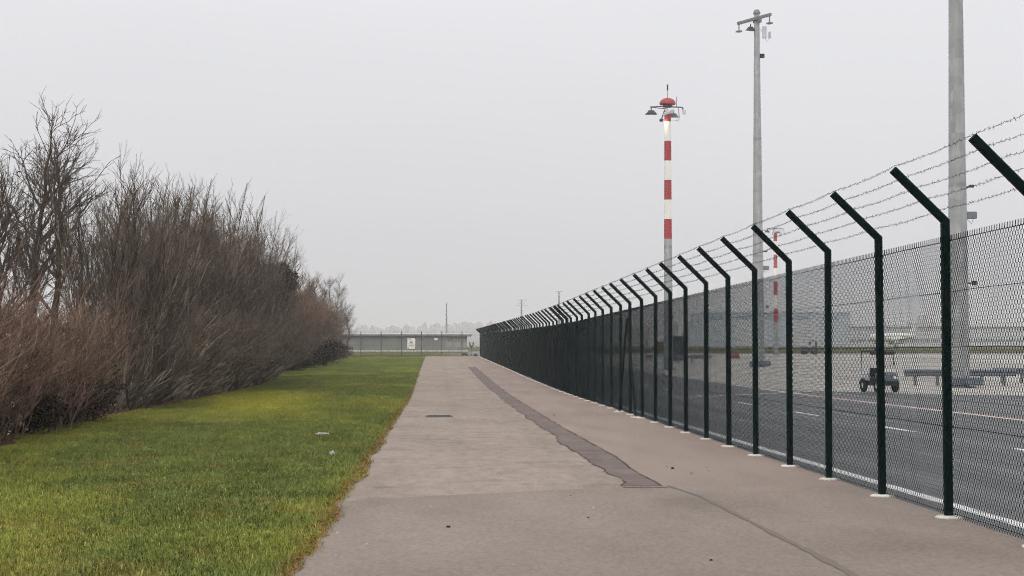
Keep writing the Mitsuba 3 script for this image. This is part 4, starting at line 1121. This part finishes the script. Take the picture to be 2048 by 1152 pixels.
for v in range(4):
    scene[f'group_grass_near_{v}'] = {'type': 'shapegroup', 'blades': grass_patch(900 + v, 4200, (0.015, 0.062), 0.005)}
    scene[f'group_grass_mid_{v}'] = {'type': 'shapegroup', 'blades': grass_patch(920 + v, 1900, (0.02, 0.065), 0.009)}
g = np.random.default_rng(33)
gi = 0
y = 10.5
while y < 104:
    step = 0.93
    for x in np.arange(-12, 1, 0.93):
        xx, yy = x + g.normal(0, 0.1), y + g.normal(0, 0.1)
        if xx + 0.42 > path_edge(yy) + 0.02 or xx - 0.3 < hedge_edge(yy) - 0.2: 
            continue
        if (xx + 0.8 + 0.0) / yy < (-880) / F - 0.02:
            continue
        gi += 1
        scene[f'grass__{gi:03d}'] = {'type': 'instance', 'g': {'type': 'ref', 'id': f'group_grass_{"near" if yy < 46 else "mid"}_{g.integers(0, 4)}'},
                                     'to_world': T().translate([float(xx), float(yy), float(gz(yy)) + 0.004]).rotate([0, 0, 1], float(g.integers(0, 4) * 90)).scale([1.0, 1.0, 0.8 + 0.5 * float(g.random())])}
    y += step
# a ragged fringe at the path edge
n = 16000
yy = 10 + 70 * g.random(n) ** 1.6
b = np.column_stack([[path_edge(q) for q in yy] - 0.30 * np.abs(g.standard_normal(n)) + 0.05, yy, gz(yy) + 0.006])
hh = 0.03 + 0.06 * g.random(n); a = g.random(n) * 2 * PI
tip = b + np.column_stack([np.cos(a) * hh * 0.7, np.sin(a) * hh * 0.7, hh])
s = np.column_stack([-np.sin(a), np.cos(a), 0 * a]) * 0.003
V = np.stack([b - s, b + s, tip], 1).reshape(-1, 3); k = np.arange(n) * 3
nn = unit(np.tile([0, 0, 1.0], (len(V), 1)) + g.normal(0, 0.25, (len(V), 3)))
gi += 1
scene[f'grass__{gi:03d}'] = {'type': 'ply', 'filename': meshkit.write_ply((V, np.stack([k, k + 1, k + 2], 1)), normals=nn), 'face_normals': False, 'bsdf': {'type': 'ref', 'id': 'mat_blade'}}
tag('grass', 'short green grass blades with yellow and brown patches', 'grass', None, 'stuff')

# ------------------------------------------------------------------ small things on grass and path
t = tag('drain_grate', 'dark iron drain grate in the middle of the path', 'drain grate')
put(t + '__frame', join(box(-0.34, 0.30, 42.35, 42.43, 0.013, 0.026), box(-0.34, 0.30, 43.37, 43.45, 0.013, 0.026), box(-0.34, -0.27, 42.4301, 43.3699, 0.013, 0.026), box(0.23, 0.30, 42.4301, 43.3699, 0.013, 0.026)), 'mat_dark_steel')
for k in range(7):
    xa = -0.255 + k * 0.07
    put(fast_number(t + '__bar'), box(xa, xa + 0.035, 42.4302, 43.3698, 0.012, 0.0215), 'mat_black')
put(t + '__pit', box(-0.2699, 0.2299, 42.4303, 43.3697, 0.010, 0.0135), 'mat_rubber')


def crumpled(seed, size, c):
    g = np.random.default_rng(seed)
    m = trimesh.creation.icosphere(3); v = np.array(m.vertices)
    v = v * (0.15 + 1.6 * meshkit.fbm(v * 2.3 + seed, 3)[:, None]) * np.array(size) + c
    return v, np.array(m.faces)


for nm, px, py, size, lab in (('litter_paper', 645, 874, (0.11, 0.08, 0.02), 'longer white scrap of paper on the grass'), ('litter_paper_001', 665, 914, (0.035, 0.035, 0.03), 'small crumpled white paper near the path edge')):
    x, y = inv(px, py)
    put(nm, crumpled(len(nm), size, [x, y, gz(y) + 0.06]), 'mat_paper')
    tag(nm, lab, 'litter')
g = np.random.default_rng(5)
STONES = [(1344, 940, 0.035), (1382, 949, 0.018), (1332, 936, 0.014), (1412, 937, 0.012), (1416, 943, 0.010), (880, 833, 0.0)] + [(897, 1058, 0.03), (1187, 1019, 0.018), (1176, 1039, 0.016), (862, 1016, 0.014), (905, 982, 0.016), (1003, 959, 0.016), (1420, 1124, 0.02), (1108, 832, 0.03), (734, 1092, 0.014), (675, 1069, 0.014), (1141, 994, 0.012), (818, 1059, 0.012)]
for k, (px, py, r) in enumerate(STONES):
    if r == 0: continue
    x, y = inv(px, py)
    dark = k < 6 or py in (1039, 1124, 832, 994, 1058)
    key = fast_number('pebble')
    put(key, crumpled(80 + k, (0.6 * r, 0.5 * r, 0.4 * r), [x, y, gz(y) + 0.02 + r * 0.2]), 'mat_black' if dark else 'mat_footing')
    if k == 0:
        tag(key, 'largest dark clod lying on the path before the fence', 'clod')
    else:
        tag(key, 'tiny dark crumb on the path' if dark else 'tiny pale pebble on the path', 'pebble', 'dark crumbs on the path' if dark else 'pale pebbles on the path')

# ------------------------------------------------------------------ far woods in the fog
g = np.random.default_rng(9)
parts = []
ico = trimesh.creation.icosphere(2); iv, if_ = np.array(ico.vertices), np.array(ico.faces)
for k in range(520):
    px = 380 + 700 * g.random() if k < 330 else -400 + 2900 * g.random()
    y = 2450 + 500 * g.random()
    x = bearing(px) * y
    hgt = 1.5 * (13 + 15 * meshkit.noise(np.array([px * 0.012, 2.0, 0.3])) + 7 * g.random()) * (0.8 if px < 780 else 1.0)
    w_ = 4.5 + 4.5 * g.random()
    v = iv * (0.75 + 0.5 * meshkit.noise(iv * 2.2 + k)[:, None]) * [w_, w_, hgt / 2] + [x, y, gz(y) + hgt / 2]
    parts.append((v, if_))
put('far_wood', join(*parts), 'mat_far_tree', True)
tag('far_wood', 'line of trees almost lost in the fog', 'wood', None, 'stuff')

# ------------------------------------------------------------------ haze
scene['haze'] = {'type': 'cube', 'to_world': T().translate([0, 1480, 22]).scale([2500, 1600, 24]), 'bsdf': {'type': 'null'}, 'interior': {'type': 'ref', 'id': 'haze_air'}}
tag('haze', 'thin winter fog over the whole place', 'haze', None, 'stuff')
